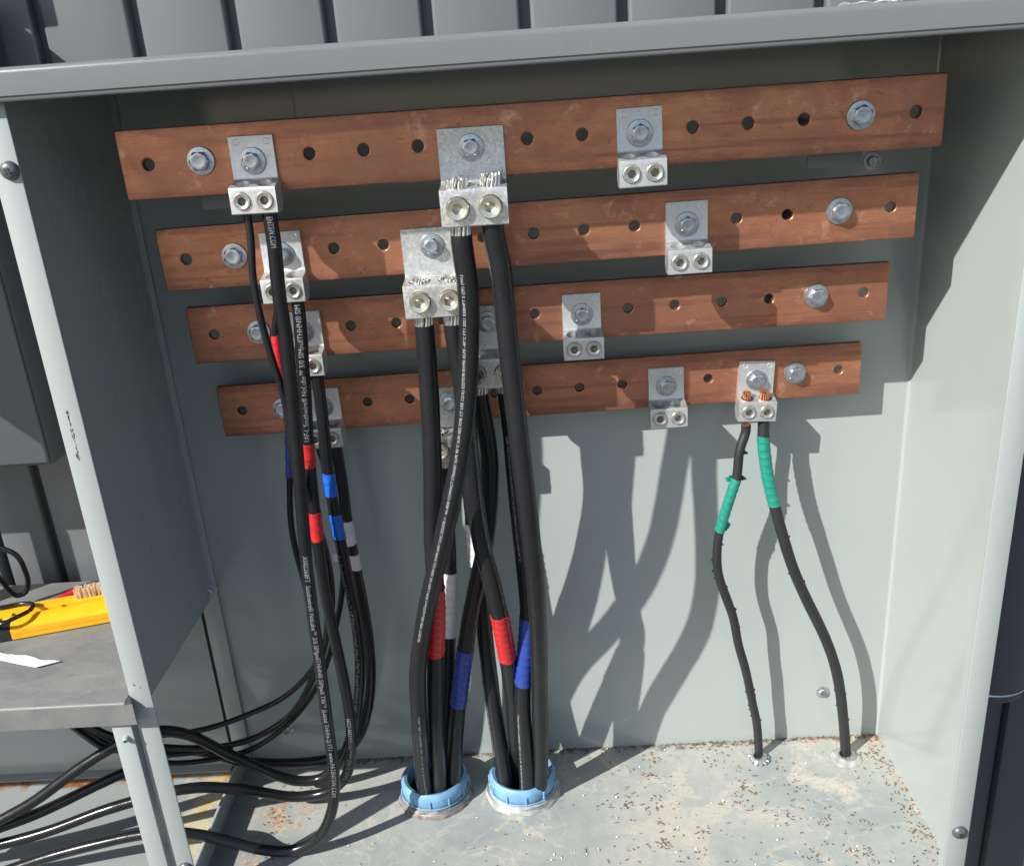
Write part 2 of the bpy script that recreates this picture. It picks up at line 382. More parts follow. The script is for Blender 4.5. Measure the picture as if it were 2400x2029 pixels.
def hexhead(name, parent, loc, af=.013, h=.006, wr=0, wt=.0015, m_='zinc', rot=.2, flange=0, tilt=None):
    bm = bmesh.new(); hh = af/2; y0 = wt if wr else 0
    pr = [(hh, y0, 'h'), (hh, y0+h*.80, 'h'), (hh*.985, y0+h*.93, 'c'), (hh*.80, y0+h, 'c'), (hh*.62, y0+h*.96, 'c'), (hh*.02, y0+h*.96, 'c')]
    rg = lathe(bm, pr, 36, 'y', rot=rot); cap(bm, rg[0]); cap(bm, rg[-1])
    if flange:
        rg = lathe(bm, [(flange, y0), (flange, y0+.0007), (hh*1.02, y0+.0022)], 36, 'y'); cap(bm, rg[0])
    o = obj(name, bm, M[m_], parent, loc)
    if wr:
        bm = bmesh.new(); rg = lathe(bm, [(wr, 0), (wr, wt*.6), (wr*.96, wt), (wr*.55, wt*1.25), (wr*.3, wt*1.25)], 40, 'y'); cap(bm, rg[0])
        obj('washer', bm, M[m_], o)
    return o
hexhead('bolt', cab, atY(2044, 378, YB-.0002), .0125, .006, .0115, .001, 'zinc_dull', .3)
hexhead('bolt', cab, atY(1928, 1621, YB-.0002), .0125, .005, .0, 0, 'zinc', .1, .0105)
hexhead('bolt', cab, atY(673, 1705, YB-.0002), .0145, .008, .0, 0, 'zinc', .5, .011)
hexhead('bolt', cab, atY(492, 1381, YB-.0068), .0125, .009, .0115, .0015, 'zinc', .0)
for (px, py) in ((936, 1313), (1358, 1223), (1279, 1083), (2004, 1646), (2016, 1683)):
    bm = bmesh.new(); rg = lathe(bm, [(.0012, 0), (.0009, .0005), (.0001, .0006)], 10, 'y'); cap(bm, rg[0])
    obj('paint_nib', bm, M['box'], cab, atY(px, py, YB-.0001))
# stepped brackets behind the bars
BY = [0, .0504, .1035, .1635]; BZ = [0, -.1049, -.2098, -.3279]; DX = [.0016, .0028, -.0007, -.004]; TL = [-.0002, .0081, .0013, .0081]
HS = .05715; BH = .0707; BL = 7*HS + .029
for sx_ in (-1, 1):
    xc = sx_*.328
    bm = bmesh.new()
    box(bm, xc-.029, xc+.029, BY[0]+.022, BY[0]+.025, -.052, .028, .0008)
    box(bm, xc-.020, xc+.020, BY[0]+.0251, YB-.001, -.030, -.008)
    obj('bar_bracket', bm, M['bracket'], cab)
    for k in (1, 2, 3):
        bm = bmesh.new(); box(bm, xc-.020, xc+.020, BY[k]+.022, YB-.001, BZ[k]-.029, BZ[k]-.008, .0008)
        obj('bar_bracket', bm, M['bracket'], cab)

# ------------------------------------------------------------------ left lower enclosure
sid = thing('wiring_trough', 'low grey wiring trough with dark top beside the tall cabinet, cables running inside', 'cabinet')
TZ = -.600
bm = bmesh.new()
prof = [(.205, TZ), (-.0965, TZ), (-.0985, TZ-.0008), (-.0998, TZ-.0022), (-.1000, TZ-.004), (-.1000, TZ-.0318), (-.0985, TZ-.0318), (-.0985, TZ-.003), (-.0965, TZ-.0016), (.205, TZ-.0016)]
prism(bm, prof, -1.5, XL-.0035)
box(bm, XL-.0034, XL+.006, -.1000, -.0985, TZ-.0318, TZ-.0035)
obj('top_panel', bm, M['shelf'] if 'shelf' in M else M['dark'], sid, smooth=50)
bxo('back_panel', M['back'], sid, -1.5, XL-.0265, YB, YB+.002, -1.0, TZ-.002)
bxo('floor_panel', M['floor2'], sid, -1.5, XL-.0052, YF-.01, YB, Z0-.002, Z0)
bxo('flange', M['box'], sid, XL-.0305, XL-.0062, -.0925, -.090, -1.0, TZ-.0325, bev=.001)
bxo('flange_return', M['box'], sid, XL-.0082, XL-.0066, -.0898, -.070, -1.0, TZ-.0325)
bxo('back_ledge', M['back'], sid, -1.5, XL-.027, YB-.016, YB-.0005, Z0+.0005, Z0+.003)
panhead(sid, atY(297, 1729, -.0926), .0042, 'box')

# ------------------------------------------------------------------ things at far left and far right
enc = thing('wall_enclosure', 'dark grey wall mounted steel enclosure, left of the tall cabinet above the trough', 'enclosure', (-.628, .09, -.367))
bxo('body', M['navy'], enc, -.62, -.010, .004, .135, .0, .555, bev=.004)
bxo('door', M['encl'], enc, -.366, -.361, -.336, -.006, .367, .86, bev=.001)  # open door out of view, added to cast shade on the front panel
bxo('front_panel', M['encl'], enc, -.62, -.012, -.004, .0035, .006, .55, bev=.003)
bm = bmesh.new(); rg = lathe(bm, [(.019, -.24), (.019, 0.)], 24, 'z', (-.282, .010, 0)); cap(bm, rg[0]); cap(bm, rg[1]); obj('conduit', bm, M['navy'], enc)
enc2 = thing('upper_wall_enclosure', 'dark enclosure high on the ribbed wall above the left wall enclosure', 'enclosure', (-.662, .15, .25))
bxo('body', M['navy'], enc2, -.5, 0, 0, .079, 0, .5, bev=.003); bxo('door', M['dark'], enc2, -.49, -.01, -.004, -.0002, .01, .49, bev=.002)
re_ = thing('right_enclosure', 'charcoal steel enclosure at the right edge beside the tall cabinet', 'enclosure', (.53, .06, -1.2))
bxo('body', M['navy'], re_, .008, .088, 0, .165, 0, .62, bev=.003)
bxo('door', M['navy'], re_, .0915, .7, -.008, .165, 0, .62, bev=.004)
bxo('upper_body', M['navy'], re_, .10, .7, .02, .165, .66, 1.5, bev=.004)
bxo('rim', M['dark'], re_, .065, .7, -.002, .018, .66, .86, bev=.002)
bm = bmesh.new(); rg = lathe(bm, [(.052, .46), (.055, .475), (.055, .51), (.05, .60), (.05, .80)], 40, 'z', (.045, -.012, 0)); cap(bm, rg[0]); cap(bm, rg[-1])
hub = obj('round_hub', bm, M['navy'], re_)
bm = bmesh.new(); rg = lathe(bm, [(.0555, .472), (.0562, .4735), (.0555, .475)], 40, 'z', (.045, -.012, 0)); obj('trim_ring', bm, M['zinc'], hub)

# ------------------------------------------------------------------ copper busbars
def bar_mesh():
    cu = bpy.data.curves.new('bar', 'CURVE'); cu.dimensions = '2D'; cu.fill_mode = 'BOTH'
    def sp(pts, cyc=True):
        s = cu.splines.new('POLY'); s.points.add(len(pts)-1)
        for p, q in zip(s.points, pts): p.co = (q[0], q[1], 0, 1)
        s.use_cyclic_u = True
    L, H, c = BL, BH/2, .0015
    sp([(-L+c, -H), (L-c, -H), (L, -H+c), (L, H-c), (L-c, H), (-L+c, H), (-L, H-c), (-L, -H+c)])
    for i in range(15):
        x = (i-7)*HS
        sp([(x+.0064*math.cos(a), .0064*math.sin(a)) for a in [2*math.pi*k/28 for k in range(28)]])
    cu.extrude = .00335; cu.bevel_depth = .0014; cu.bevel_resolution = 2; cu.offset = -.0010
    o = bpy.data.objects.new('t', cu); C.objects.link(o)
    me = bpy.data.meshes.new_from_object(o.evaluated_get(bpy.context.evaluated_depsgraph_get()))
    bpy.data.objects.remove(o)
    me.transform(Matrix.Rotation(R(90), 4, 'X')); me.transform(Matrix.Translation((0, .00475, 0)))
    me.materials.clear(); me.materials.append(M['copper'])
    me.polygons.foreach_set('use_smooth', [True]*len(me.polygons)); me.set_sharp_from_angle(angle=R(30))
    me.name = 'bar'; return me
bme = bar_mesh()
ordn = ['topmost', 'second from top', 'third from top', 'lowest']
barobjs = []
for k in range(4):
    t = thing('copper_busbar', ['topmost and nearest copper busbar, just under the roof lip', 'second copper busbar from the top, partly in shade', 'third copper busbar from the top', 'lowest and farthest copper busbar, holding the green taped cables'][k], 'busbar', (DX[k], BY[k], BZ[k]), 'copper busbars')
    t.rotation_euler = (0, -TL[k], 0)
    link('bar', bme, t)
    for h, pxo in ((1, .5), (13, .9)):
        hexhead('bolt', t, ((h-7)*HS, -.0001, 0), .0185, .0085, .0148, .0026, 'zinc', pxo+k*.35)
    for h in (1, 13):
        bm = bmesh.new(); rg = lathe(bm, [(.015, -.0098), (.0175, -.014), (.015, -.0215)], 20, 'y', ((h-7)*HS, 0, 0)); cap(bm, rg[0]); cap(bm, rg[-1])
        obj('insulator', bm, M['insul'], t)
    barobjs.append(t)

# ------------------------------------------------------------------ text
def text_mesh(s, size, sx=1., align='LEFT'):
    cu = bpy.data.curves.new('txt', 'FONT'); cu.body = s; cu.size = size; cu.resolution_u = 2; cu.align_x = align
    o = bpy.data.objects.new('t', cu); C.objects.link(o)
    me = bpy.data.meshes.new_from_object(o.evaluated_get(bpy.context.evaluated_depsgraph_get()))
    bpy.data.objects.remove(o)
    bm = bmesh.new(); bm.from_mesh(me); bpy.data.meshes.remove(me)
    if sx != 1: bmesh.ops.scale(bm, vec=(sx, 1, 1), verts=bm.verts)
    return bm
def flat_text(s, size, parent, loc, rot180=True, rot=0, m_='tinstamp'):
    bm = text_mesh(s, size, 1, 'CENTER')
    bmesh.ops.rotate(bm, verts=bm.verts, cent=(0, 0, 0), matrix=Matrix.Rotation(R((180 if rot180 else 0)+rot), 3, 'Z'))
    bmesh.ops.rotate(bm, verts=bm.verts, cent=(0, 0, 0), matrix=Matrix.Rotation(R(90), 3, 'X'))
    me = bpy.data.meshes.new('t'); bm.to_mesh(me); bm.free(); me.materials.append(M[m_])
    return link('stamping', me, parent, loc)

# ------------------------------------------------------------------ lugs
SM = dict(hw=.0233, bhw=.0243, top=.0255, step=-.0195, ft=-.0245, bot=-.0520, th=.0050, d=.0265, cx=.0118, sr=.0090, sz=-.0385, pr=.0022, port=.0086, cy=-.0152)
LG = dict(hw=.0343, bhw=.0348, top=.0205, step=-.0345, ft=-.0385, bot=-.0765, th=.0062, d=.0360, cx=.0168, sr=.0118, sz=-.0575, pr=.0065, port=.0128, cy=-.0194)
def lug_mesh(D, name):
    bm = bmesh.new()
    th, d = D['th'], D['d']
    prof = [(-.0001, D['top']-.0006), (-.0007, D['top']), (-th+.0007, D['top']), (-th, D['top']-.0007), (-th, D['step']+.003), (-th-.0008, D['step']+.0008), (-th-.003, D['step']-.0012), (-d+.0015, D['ft']), (-d+.0004, D['ft']-.0004), (-d, D['ft']-.0014),
            (-d, D['bot']+.001), (-d+.001, D['bot']), (-.008, D['bot']), (-.0001, D['bot']+.009)]
    n0 = len(bm.verts)
    prism(bm, prof, -D['bhw'], D['bhw'])
    for v in bm.verts:
        if v.co.z > D['step']-.0002 : v.co.x *= D['hw']/D['bhw']
    bmesh.ops.recalc_face_normals(bm, faces=bm.faces)
    me = bpy.data.meshes.new(name); bm.to_mesh(me); bm.free()
    o = bpy.data.objects.new('t', me); C.objects.link(o)
    cut = bmesh.new()
    for s in (-1, 1):
        z0, z1 = D['bot']-.01, D['step']+.012
        rg = lathe(cut, [(D['port'], z0), (D['port'], z1)], 28, 'z', (s*D['cx'], D['cy'], 0)); cap(cut, rg[0]); cap(cut, rg[1])
    bmesh.ops.recalc_face_normals(cut, faces=cut.faces)
    cm = bpy.data.meshes.new('c'); cut.to_mesh(cm); cut.free(); co = bpy.data.objects.new('c', cm); C.objects.link(co)
    cut2 = bmesh.new()
    for s in (-1, 1):
        rg = lathe(cut2, [(D['sr']*1.05, -D['cy']-.002+.0), (D['sr']*1.05, d+.01)], 28, 'y', (s*D['cx'], 0, D['sz'])); cap(cut2, rg[0]); cap(cut2, rg[1])
    bmesh.ops.recalc_face_normals(cut2, faces=cut2.faces)
    cm2 = bpy.data.meshes.new('c'); cut2.to_mesh(cm2); cut2.free(); co2 = bpy.data.objects.new('c', cm2); C.objects.link(co2)
    for c_ in (co, co2):
        md = o.modifiers.new('b', 'BOOLEAN'); md.operation = 'DIFFERENCE'; md.solver = 'EXACT'; md.object = c_
    out = bpy.data.meshes.new_from_object(o.evaluated_get(bpy.context.evaluated_depsgraph_get()))
    for x in (o, co, co2): bpy.data.objects.remove(x)
    out.materials.clear(); out.materials.append(M['tin' if D is LG else 'tin_s'])
    out.polygons.foreach_set('material_index', [0]*len(out.polygons))
    out.polygons.foreach_set('use_smooth', [True]*len(out.polygons)); out.set_sharp_from_angle(angle=R(32))
    out.name = name; return out
lm_s = lug_mesh(SM, 'lug_body'); lm_l = lug_mesh(LG, 'lug_body')
def setscrew_mesh(D, seed):
    bm = bmesh.new(); r = D['sr']; rot = seed
    y = D['d'] + D['pr']
    pr = [(r, .012, 'c'), (r, y-.0012, 'c'), (r*.93, y, 'c'), (r*.80, y, 'c'), (r*.70, y-.0006, 'c'), (r*.47, y-.0009, 'h'), (r*.47, y-(.0070 if D is SM else .0055), 'h'), (r*.25, y-(.0075 if D is SM else .0070), 'c'), (r*.02, y-(.0082 if D is SM else .0078), 'c')]
    rg = lathe(bm, pr, 36, 'y', rot=rot); cap(bm, rg[-1])
    bm.faces.ensure_lookup_table()
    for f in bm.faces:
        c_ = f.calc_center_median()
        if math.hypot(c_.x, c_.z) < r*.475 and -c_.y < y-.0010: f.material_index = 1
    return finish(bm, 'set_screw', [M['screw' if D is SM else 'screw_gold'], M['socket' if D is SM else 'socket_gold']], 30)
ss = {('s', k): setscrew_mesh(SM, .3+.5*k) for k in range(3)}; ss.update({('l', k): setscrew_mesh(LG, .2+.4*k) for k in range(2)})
cover_ring = {}
def make_lug(px, py, k, big, label, bolt_rot=.3, belle=True, group=None, rot=0.):
    D = LG if big else SM
    P = atY(px, py, BY[k])
    t = thing('terminal_lug', label, 'terminal lug', P, group or 'terminal lugs'); t.rotation_euler = (0, -TL[k]+rot, 0)
    link('lug_body', lm_l if big else lm_s, t)
    for j, s in enumerate((-1, 1)):
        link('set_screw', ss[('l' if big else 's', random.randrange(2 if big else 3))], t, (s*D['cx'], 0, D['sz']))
    hexhead('bolt', t, (0, -D['th']-.0002, 0), .0165 if not big else .0165, .0082, .0138, .0024, 'zinc', bolt_rot)
    th = D['th']+.0002
    if big:
        flat_text('450 IN-LBS', .0052, t, (0, -th, -.0185)); flat_text('AGP6C-2', .0048, t, (0, -th, -.0240)); flat_text('2/3', .0048, t, (0, -th, -.0292))
        flat_text('600-2', .0055, t, (-.0200, -th, -.004), False, -90); flat_text('9CU', .0055, t, (.0200, -th, -.006), False, -90)
    else:
        flat_text('CU9AL', .0036, t, (.0175, -th, .006), False, -90)
        for sx_ in (-.0155, .0165):
            bm = bmesh.new(); lathe(bm, [(.0027, 0), (.0031, .0002), (.0035, 0)], 20, 'y', (sx_, -th+.0002, .0190))
            obj('stamped_ring', bm, M['tinstamp'], t)
        flat_text('K', .0036, t, (-.0155, -th, .0203)); 
    return t, P, D, -TL[k]+rot
lugs = {}
spec = {
 'S1': (596.4, 376.5, 0, False, 'small two port lug with two black cables, left end of the topmost copper bar'),
 'L1': (1104.5, 345, 0, True, 'large lug with two thick aluminium conductors, middle of the topmost copper bar'),
 'E1': (1497.6, 311.5, 0, False, 'small empty lug on the topmost copper bar, right of centre'),
 'S2': (663.5, 594, 1, False, 'small lug partly behind a black cable, left end of the second copper bar'),
 'L2': (1013.4, 573.5, 1, True, 'large lug with two thick conductors on the second copper bar'),
 'E2': (1607.7, 524, 1, False, 'small empty lug on the second copper bar, right of centre'),
 'S3': (712, 775, 2, False, 'small lug half hidden by black cables, left end of the third copper bar'),
 'L3': (1143.5, 752, 2, True, 'large lug between two thick cables, in shade on the third copper bar'),
 'E3': (1362.7, 734, 2, False, 'small empty lug on the third copper bar, right of the thick cables'),
 'S4': (759, 950, 3, False, 'small lug behind black cables, left end of the lowest copper bar'),
 'L4': (1055, 938, 3, True, 'large sunlit lug mostly hidden by thick cables, on the lowest copper bar'),
 'E4': (1560, 901.6, 3, False, 'small empty lug on the lowest copper bar, left of the green taped cables'),
 'G':  (1769.8, 886.5, 3, False, 'small lug with copper strands showing above it, holding the green taped cables'),
}
for i, (n_, s) in enumerate(spec.items()):
    lugs[n_] = make_lug(*s, bolt_rot=.25+i*.37, rot={'G': .055, 'E1': -.012, 'S1': .012}.get(n_, 0))

# ------------------------------------------------------------------ cables
def catmull(P, step=.004):
    P = [Vector(p) for p in P]
    P = [P[0]*2-P[1]] + P + [P[-1]*2-P[-2]]
    out = []
    for i in range(1, len(P)-2):
        p0, p1, p2, p3 = P[i-1:i+3]
        t0 = 0; t1 = t0+max((p1-p0).length, 1e-6)**.5; t2 = t1+max((p2-p1).length, 1e-6)**.5; t3 = t2+max((p3-p2).length, 1e-6)**.5
        n = 12
        for j in range(n):
            t = t1+(t2-t1)*j/n
            A1 = p0*((t1-t)/(t1-t0))+p1*((t-t0)/(t1-t0)); A2 = p1*((t2-t)/(t2-t1))+p2*((t-t1)/(t2-t1)); A3 = p2*((t3-t)/(t3-t2))+p3*((t-t2)/(t3-t2))
            B1 = A1*((t2-t)/(t2-t0))+A2*((t-t0)/(t2-t0)); B2 = A2*((t3-t)/(t3-t1))+A3*((t-t1)/(t3-t1))
            out.append(B1*((t2-t)/(t2-t1))+B2*((t-t1)/(t2-t1)))
    out.append(P[-2])
    for _ in range(10):   # iron out kinks
        out = [out[0]] + [(out[i-1]+out[i]*2+out[i+1])/4 for i in range(1, len(out)-1)] + [out[-1]]
    res = [out[0]]; L = 0.; acc = [0.]
    tot = [0.]
    for a, b in zip(out, out[1:]): tot.append(tot[-1]+(b-a).length)
    n = max(2, int(tot[-1]/step)); res = []
    j = 0
    for i in range(n+1):
        s = tot[-1]*i/n
        while j < len(tot)-2 and tot[j+1] < s: j += 1
        f = (s-tot[j])/max(tot[j+1]-tot[j], 1e-9); res.append(out[j].lerp(out[j+1], min(1, f)))
    return res
class Path:
    def __init__(self, pts, step=.004):
        self.P = catmull(pts, step); n = len(self.P)
        self.T = [(self.P[min(i+1, n-1)]-self.P[max(i-1, 0)]).normalized() for i in range(n)]
        self.S = [0.]
        for a, b in zip(self.P, self.P[1:]): self.S.append(self.S[-1]+(b-a).length)
        self.N = []; ref = Vector((0, -1, 0))
        for t in self.T:
            v = ref - t*ref.dot(t)
            if v.length < .15: v = (self.N[-1] if self.N else Vector((0, 0, 1))); v = v - t*v.dot(t)
            self.N.append(v.normalized())
        for _ in range(4):
            self.N = [self.N[0]]+[(self.N[i-1]+self.N[i]+self.N[i+1]).normalized() for i in range(1, n-1)]+[self.N[-1]]
        self.len = self.S[-1]
        self.px = [pix(p) for p in self.P]
    def at(self, s):
        s = max(0, min(self.len-1e-7, s)); i = min(len(self.P)-2, int(s/self.len*(len(self.P)-1)))
        while i > 0 and self.S[i] > s: i -= 1
        while i < len(self.P)-2 and self.S[i+1] < s: i += 1
        f = (s-self.S[i])/(self.S[i+1]-self.S[i])
        p = self.P[i].lerp(self.P[i+1], f); t = self.T[i].lerp(self.T[i+1], f).normalized()
        n = self.N[i].lerp(self.N[i+1], f); n = (n-t*n.dot(t)).normalized()
        return p, t, n, t.cross(n)
    def s_of_y(self, y):
        for i, (a, b) in enumerate(self.px):
            if b >= y: return self.S[i]
        return self.len
    def s_of_x(self, x):   # last point right of x (tails run left)
        for i in range(len(self.px)-1, -1, -1):
            if self.px[i][0] > x: return self.S[i]
        return 0
def sweep(path, s0, s1, rad, seg=24, step=.004, capends=True, twist=None, ys=1.):
    bm = bmesh.new(); n = max(2, int((s1-s0)/step)); prev = None; first = None
    for i in range(n+1):
        s = s0+(s1-s0)*i/n; p, t, nn, b = path.at(s)
        rr = rad(s) if callable(rad) else rad
        ring = []
        for k in range(seg):
            a = 2*math.pi*k/seg; q = rr*(twist(a, s) if twist else 1)
            ring.append(bm.verts.new(p + nn*(q*math.cos(a)) + b*(q*math.sin(a))))
        if prev: bridge(bm, prev, ring)
        else: first = ring
        prev = ring
    if capends: bm.faces.new(first); bm.faces.new(prev[::-1])
    return bm
def tape_on(path, parent, s0, s1, r, mname, pitch=.0120, th=.0007, name='tape', seed=0):
    rnd = random.Random(seed); ph = rnd.random()
    bm = bmesh.new(); seg = 28; step = .0009; n = int((s1-s0)/step); prev = None
    slant = .25
    for i in range(n+1):
        s = s0+(s1-s0)*i/n; ring = []
        for k in range(seg):
            a = 2*math.pi*k/seg
            edge = .0013*math.sin(a+ph*6) if (i < 1 or i == n) else 0
            p, t, nn, b = path.at(s+edge)
            u = ((s/pitch + a/(2*math.pi)*1.0 + ph) % 1)
            q = r*1.015 + th*.5 + th*1.3*u**3 + .00016*math.sin(s*700+a*3+ph*9)*math.sin(a*5+s*210)
            ring.append(bm.verts.new(p+nn*(q*math.cos(a))+b*(q*math.sin(a))))
        if prev: bridge(bm, prev, ring)
        else: bm.faces.new(ring)
        prev = ring
    bm.faces.new(prev[::-1])
    return obj(name, bm, M[mname], parent, smooth=60)
def print_on(path, parent, s0, s1, r, text, size, up, ph0=0., ph1=None, m_='print'):
    """text runs between s0 and s1 (s0<s1); up = reads from s1 back to s0"""
    if ph1 is None: ph1 = ph0
    bm = text_mesh(text, size)
    xs = [v.co.x for v in bm.verts]
    if not xs: return
    w = max(xs)-min(xs); x0 = min(xs); k = (s1-s0)/w
    for c in np.arange(-.2, 1.0, .22):
        g_ = bm.verts[:]+bm.edges[:]+bm.faces[:]
        bmesh.ops.bisect_plane(bm, geom=g_, plane_co=(0, c*size, 0), plane_no=(0, 1, 0))
    for v in bm.verts:
        u = (v.co.x-x0)*k; vv = v.co.y-size*.35
        s = s1-u if up else s0+u
        f = (s-s0)/(s1-s0); ph = R(ph0+(ph1-ph0)*f)
        a = ph + (vv/r if up else -vv/r)
        p, t, n, b = path.at(s)
        v.co = p+(n*math.cos(a)+b*math.sin(a))*(r+.00022)
    me = bpy.data.meshes.new('printing'); bm.to_mesh(me); bm.free(); me.materials.append(M[m_])
    return link('printing', me, parent)
def strands(parent, base, top_z, bot_z, R_, r_, m_, n1=12, n2=6, tw=.5, seed=1, ragged=.003, lean=(0, 0)):
    """bundle of round strands about a vertical axis at base (world x,y); z from bot to top"""
    rnd = random.Random(seed); bm = bmesh.new()
    for ringn, rr in ((n1, R_-r_), (n2, (R_-r_)*.48)):
        for i in range(ringn):
            a0 = 2*math.pi*i/ringn+rnd.random()*.15; zt = top_z+rnd.uniform(-ragged, ragged); L = zt-bot_z; m_seg = 6; prev = None; first = None
            sp = rnd.uniform(.95, 1.1)
            for j in range(m_seg+1):
                f = j/m_seg; a = a0+tw*f; z = bot_z+L*f; q = rr*(1+(sp-1)*f)
                cx = base[0]+q*math.cos(a)+lean[0]*f; cy = base[1]+q*math.sin(a)+lean[1]*f
                ring = [bm.verts.new((cx+r_*math.cos(b_), cy+r_*math.sin(b_), z+(r_*.5*math.cos(b_) if j == m_seg else 0))) for b_ in [2*math.pi*k/8 for k in range(8)]]
                if prev: bridge(bm, prev, ring)
                else: first = ring
                prev = ring
            bm.faces.new(prev[::-1]); bm.faces.new(first)
    o = obj('bare_strands', bm, M[m_], parent, smooth=60); o['kind'] = 'stuff'; return o
def port(lug, side):
    t, P, D, a = lugs[lug]; return P + Matrix.Rotation(a, 3, 'Y') @ Vector((side*D['cx'], D['cy'], D['bot'])), D, P
def cable(name, label, lug, side, pts, r, m_, gap=.0, strand=None, group=None, tail=None, up=.0, seg=28, cat='cable', lean0=None):
    (q, D, P) = port(lug, side)
    z_top = P.z + (D['ft'] + up)
    start = q + Vector((0, 0, .004 if gap <= 0 else -gap))
    y0_ = pix(start+Vector((0, 0, -.010)))[1]+22
    W = [start, start+Vector((0, 0, -.010))] + [atY(*p) for i_, p in enumerate(pts) if i_ > 3 or p[1] > y0_]
    path = Path(W)
    c = thing(name, label, cat, W[0], group)
    inv = -Vector(W[0])
    ph_ = len(label)*1.7
    bm = sweep(path, 0, path.len, lambda s_: r*(1+.011*math.sin(s_*43+ph_)+.008*math.sin(s_*101+ph_*2)+.005*math.sin(s_*230+ph_)), seg)
    j = obj('jacket', bm, M[m_], c, inv, smooth=60)
    if strand:
        big = D is LG
        o = strands(c, (q.x, q.y), z_top, q.z-gap-.003, r*.97 if big else .0054*min(1.1, r/.0066), .00205 if big else .0010, strand, 14 if big else 12, 7 if big else 6, tw=.9 if big else .5, seed=len(label), ragged=.0022 if up > .006 else .0012)
        o.location = inv
    return c, path, inv
def deco(c, inv, o):
    if o is not None: o.location = inv
    return o
RH = .0117
cg = 'thick black feeder cables'
# L1 left: the printed front cable
A1, pA1, iA1 = cable('power_cable', 'thick black cable with white print, bowing left in front of the others', 'L1', -1,
  [(1098, 690, -.016), (1098.6, 819, -.012), (1093, 938, -.011), (1080, 1057, -.010), (1058, 1176, -.005), (1031, 1295, .007), (1009, 1388, .022), (994, 1460, .037), (979, 1567, .050), (980, 1640, .057), (984.5, 1720, .060), (990, 1805, .079), (998, 1870, .090), (1003, 1960, .097)], RH, 'rubber', .010, 'strand', cg, up=.009)
deco(A1, iA1, print_on(pA1, A1, pA1.s_of_y(636), pA1.s_of_y(1490), RH, 'PRIORITY WIRE 500kcmil(253mm²) RHW-2 600V OR 1000V (UL) RW90 600V C(UL) E252578 AL AA-8000 COMPACT STRAND XLPE 90°C SUN RES FOR CT USE C(UL) E257578 RW90 XLPE -40°C FT1 2021 02804FT S (ZF) (WL)', .0046, True, 24, 14))
deco(A1, iA1, print_on(pA1, A1, pA1.s_of_y(1664), pA1.s_of_y(1852), RH, 'C(UL) E257578 RW90 XLPE -40°C FT1 2021 02803FT S (ZF) (WL)', .0036, True, -6, -18, 'print2'))
A2, pA2, iA2 = cable('power_cable', 'thick black cable running down right of all, from the large lug on the topmost bar', 'L1', 1,
  [(1172, 620, -.015), (1181, 700, -.012), (1197, 859, -.010), (1215, 1017, -.011), (1234.5, 1176, -.009), (1248, 1295, .000), (1256, 1369, .011), (1262, 1488, .036), (1265, 1607, .062), (1266.6, 1726, .076), (1266, 1805, .086), (1258, 1900, .10), (1250, 1960, .104)], RH+.0002, 'rubber', .0, None, cg, up=.010)
o = strands(A2, (port('L1', 1)[0].x, port('L1', 1)[0].y), lugs['L1'][1].z+LG['ft']+.011, lugs['L1'][1].z-.07, RH*.97, .00205, 'strand', 14, 7, tw=.9, seed=5, ragged=.0028, lean=(.0015, -.0005)); o.location = iA2
B1, pB1, iB1 = cable('power_cable', 'thick black cable with red tape behind the printed cable, in the left conduit', 'L2', -1,
  [(996, 785, .033), (1007, 938, .034), (1014, 1097, .035), (1014, 1256, .040), (1020, 1370, .052), (1023, 1448, .063), (1020, 1567, .075), (1021, 1686, .074), (1028, 1805, .087), (1030, 1880, .098), (1030, 1960, .10)], RH, 'rubber', .011, 'strand', cg, up=.003)
deco(B1, iB1, tape_on(pB1, B1, pB1.s_of_y(1372), pB1.s_of_y(1529), RH, 'red', seed=1))
B2, pB2, iB2 = cable('power_cable', 'thick black cable with sunlit red tape slanting down to the right conduit', 'L2', 1,
  [(1065, 790, .034), (1078, 859, .036), (1088, 938, .040), (1100, 1050, .044), (1112, 1176, .044), (1131, 1285, .041), (1149, 1350, .040), (1166, 1420, .047), (1181, 1494, .063), (1193, 1567, .080), (1203, 1646, .098), (1208, 1726, .112), (1212, 1805, .122), (1214, 1900, .124), (1214, 1960, .126)], RH, 'rubber', .012, 'strand', cg, up=.003)
deco(B2, iB2, tape_on(pB2, B2, pB2.s_of_y(1436), pB2.s_of_y(1537), RH, 'red', seed=2))
deco(B2, iB2, print_on(pB2, B2, pB2.s_of_y(1000), pB2.s_of_y(1290), RH, 'COMPACT STRAND XLPE 90°C SUN RES FOR CT USE C(UL) E257578 RW90 XLPE -40°C', .0034, True, -42, -50, 'print2'))
C1, pC1, iC1 = cable('power_cable', 'thick black cable with blue tape slanting down into the left conduit', 'L3', -1,
  [(1139, 960, .0865), (1147, 1057, .088), (1149, 1140, .092), (1145, 1220, .096), (1133, 1300, .099), (1117, 1369, .101), (1101, 1448, .102), (1090, 1527, .102), (1077, 1627, .103), (1068, 1726, .104), (1064, 1805, .105), (1059, 1880, .106), (1054, 1960, .106)], RH, 'rubber', .010, 'strand', cg, up=-.004)
deco(C1, iC1, tape_on(pC1, C1, pC1.s_of_y(1516), pC1.s_of_y(1643), RH, 'blue', seed=3))
C2, pC2, iC2 = cable('power_cable', 'thick black cable with blue tape tucked behind the rightmost thick cable', 'L3', 1,
  [(1194, 935, .0865), (1199, 1017, .086), (1206, 1097, .085), (1221, 1256, .083), (1234, 1369, .080), (1238, 1448, .078), (1233, 1520, .077), (1227, 1587, .077), (1225, 1646, .077), (1228.6, 1726, .077), (1234, 1805, .084), (1236, 1880, .094), (1236, 1960, .098)], RH, 'rubber', .010, 'strand', cg, up=-.004)
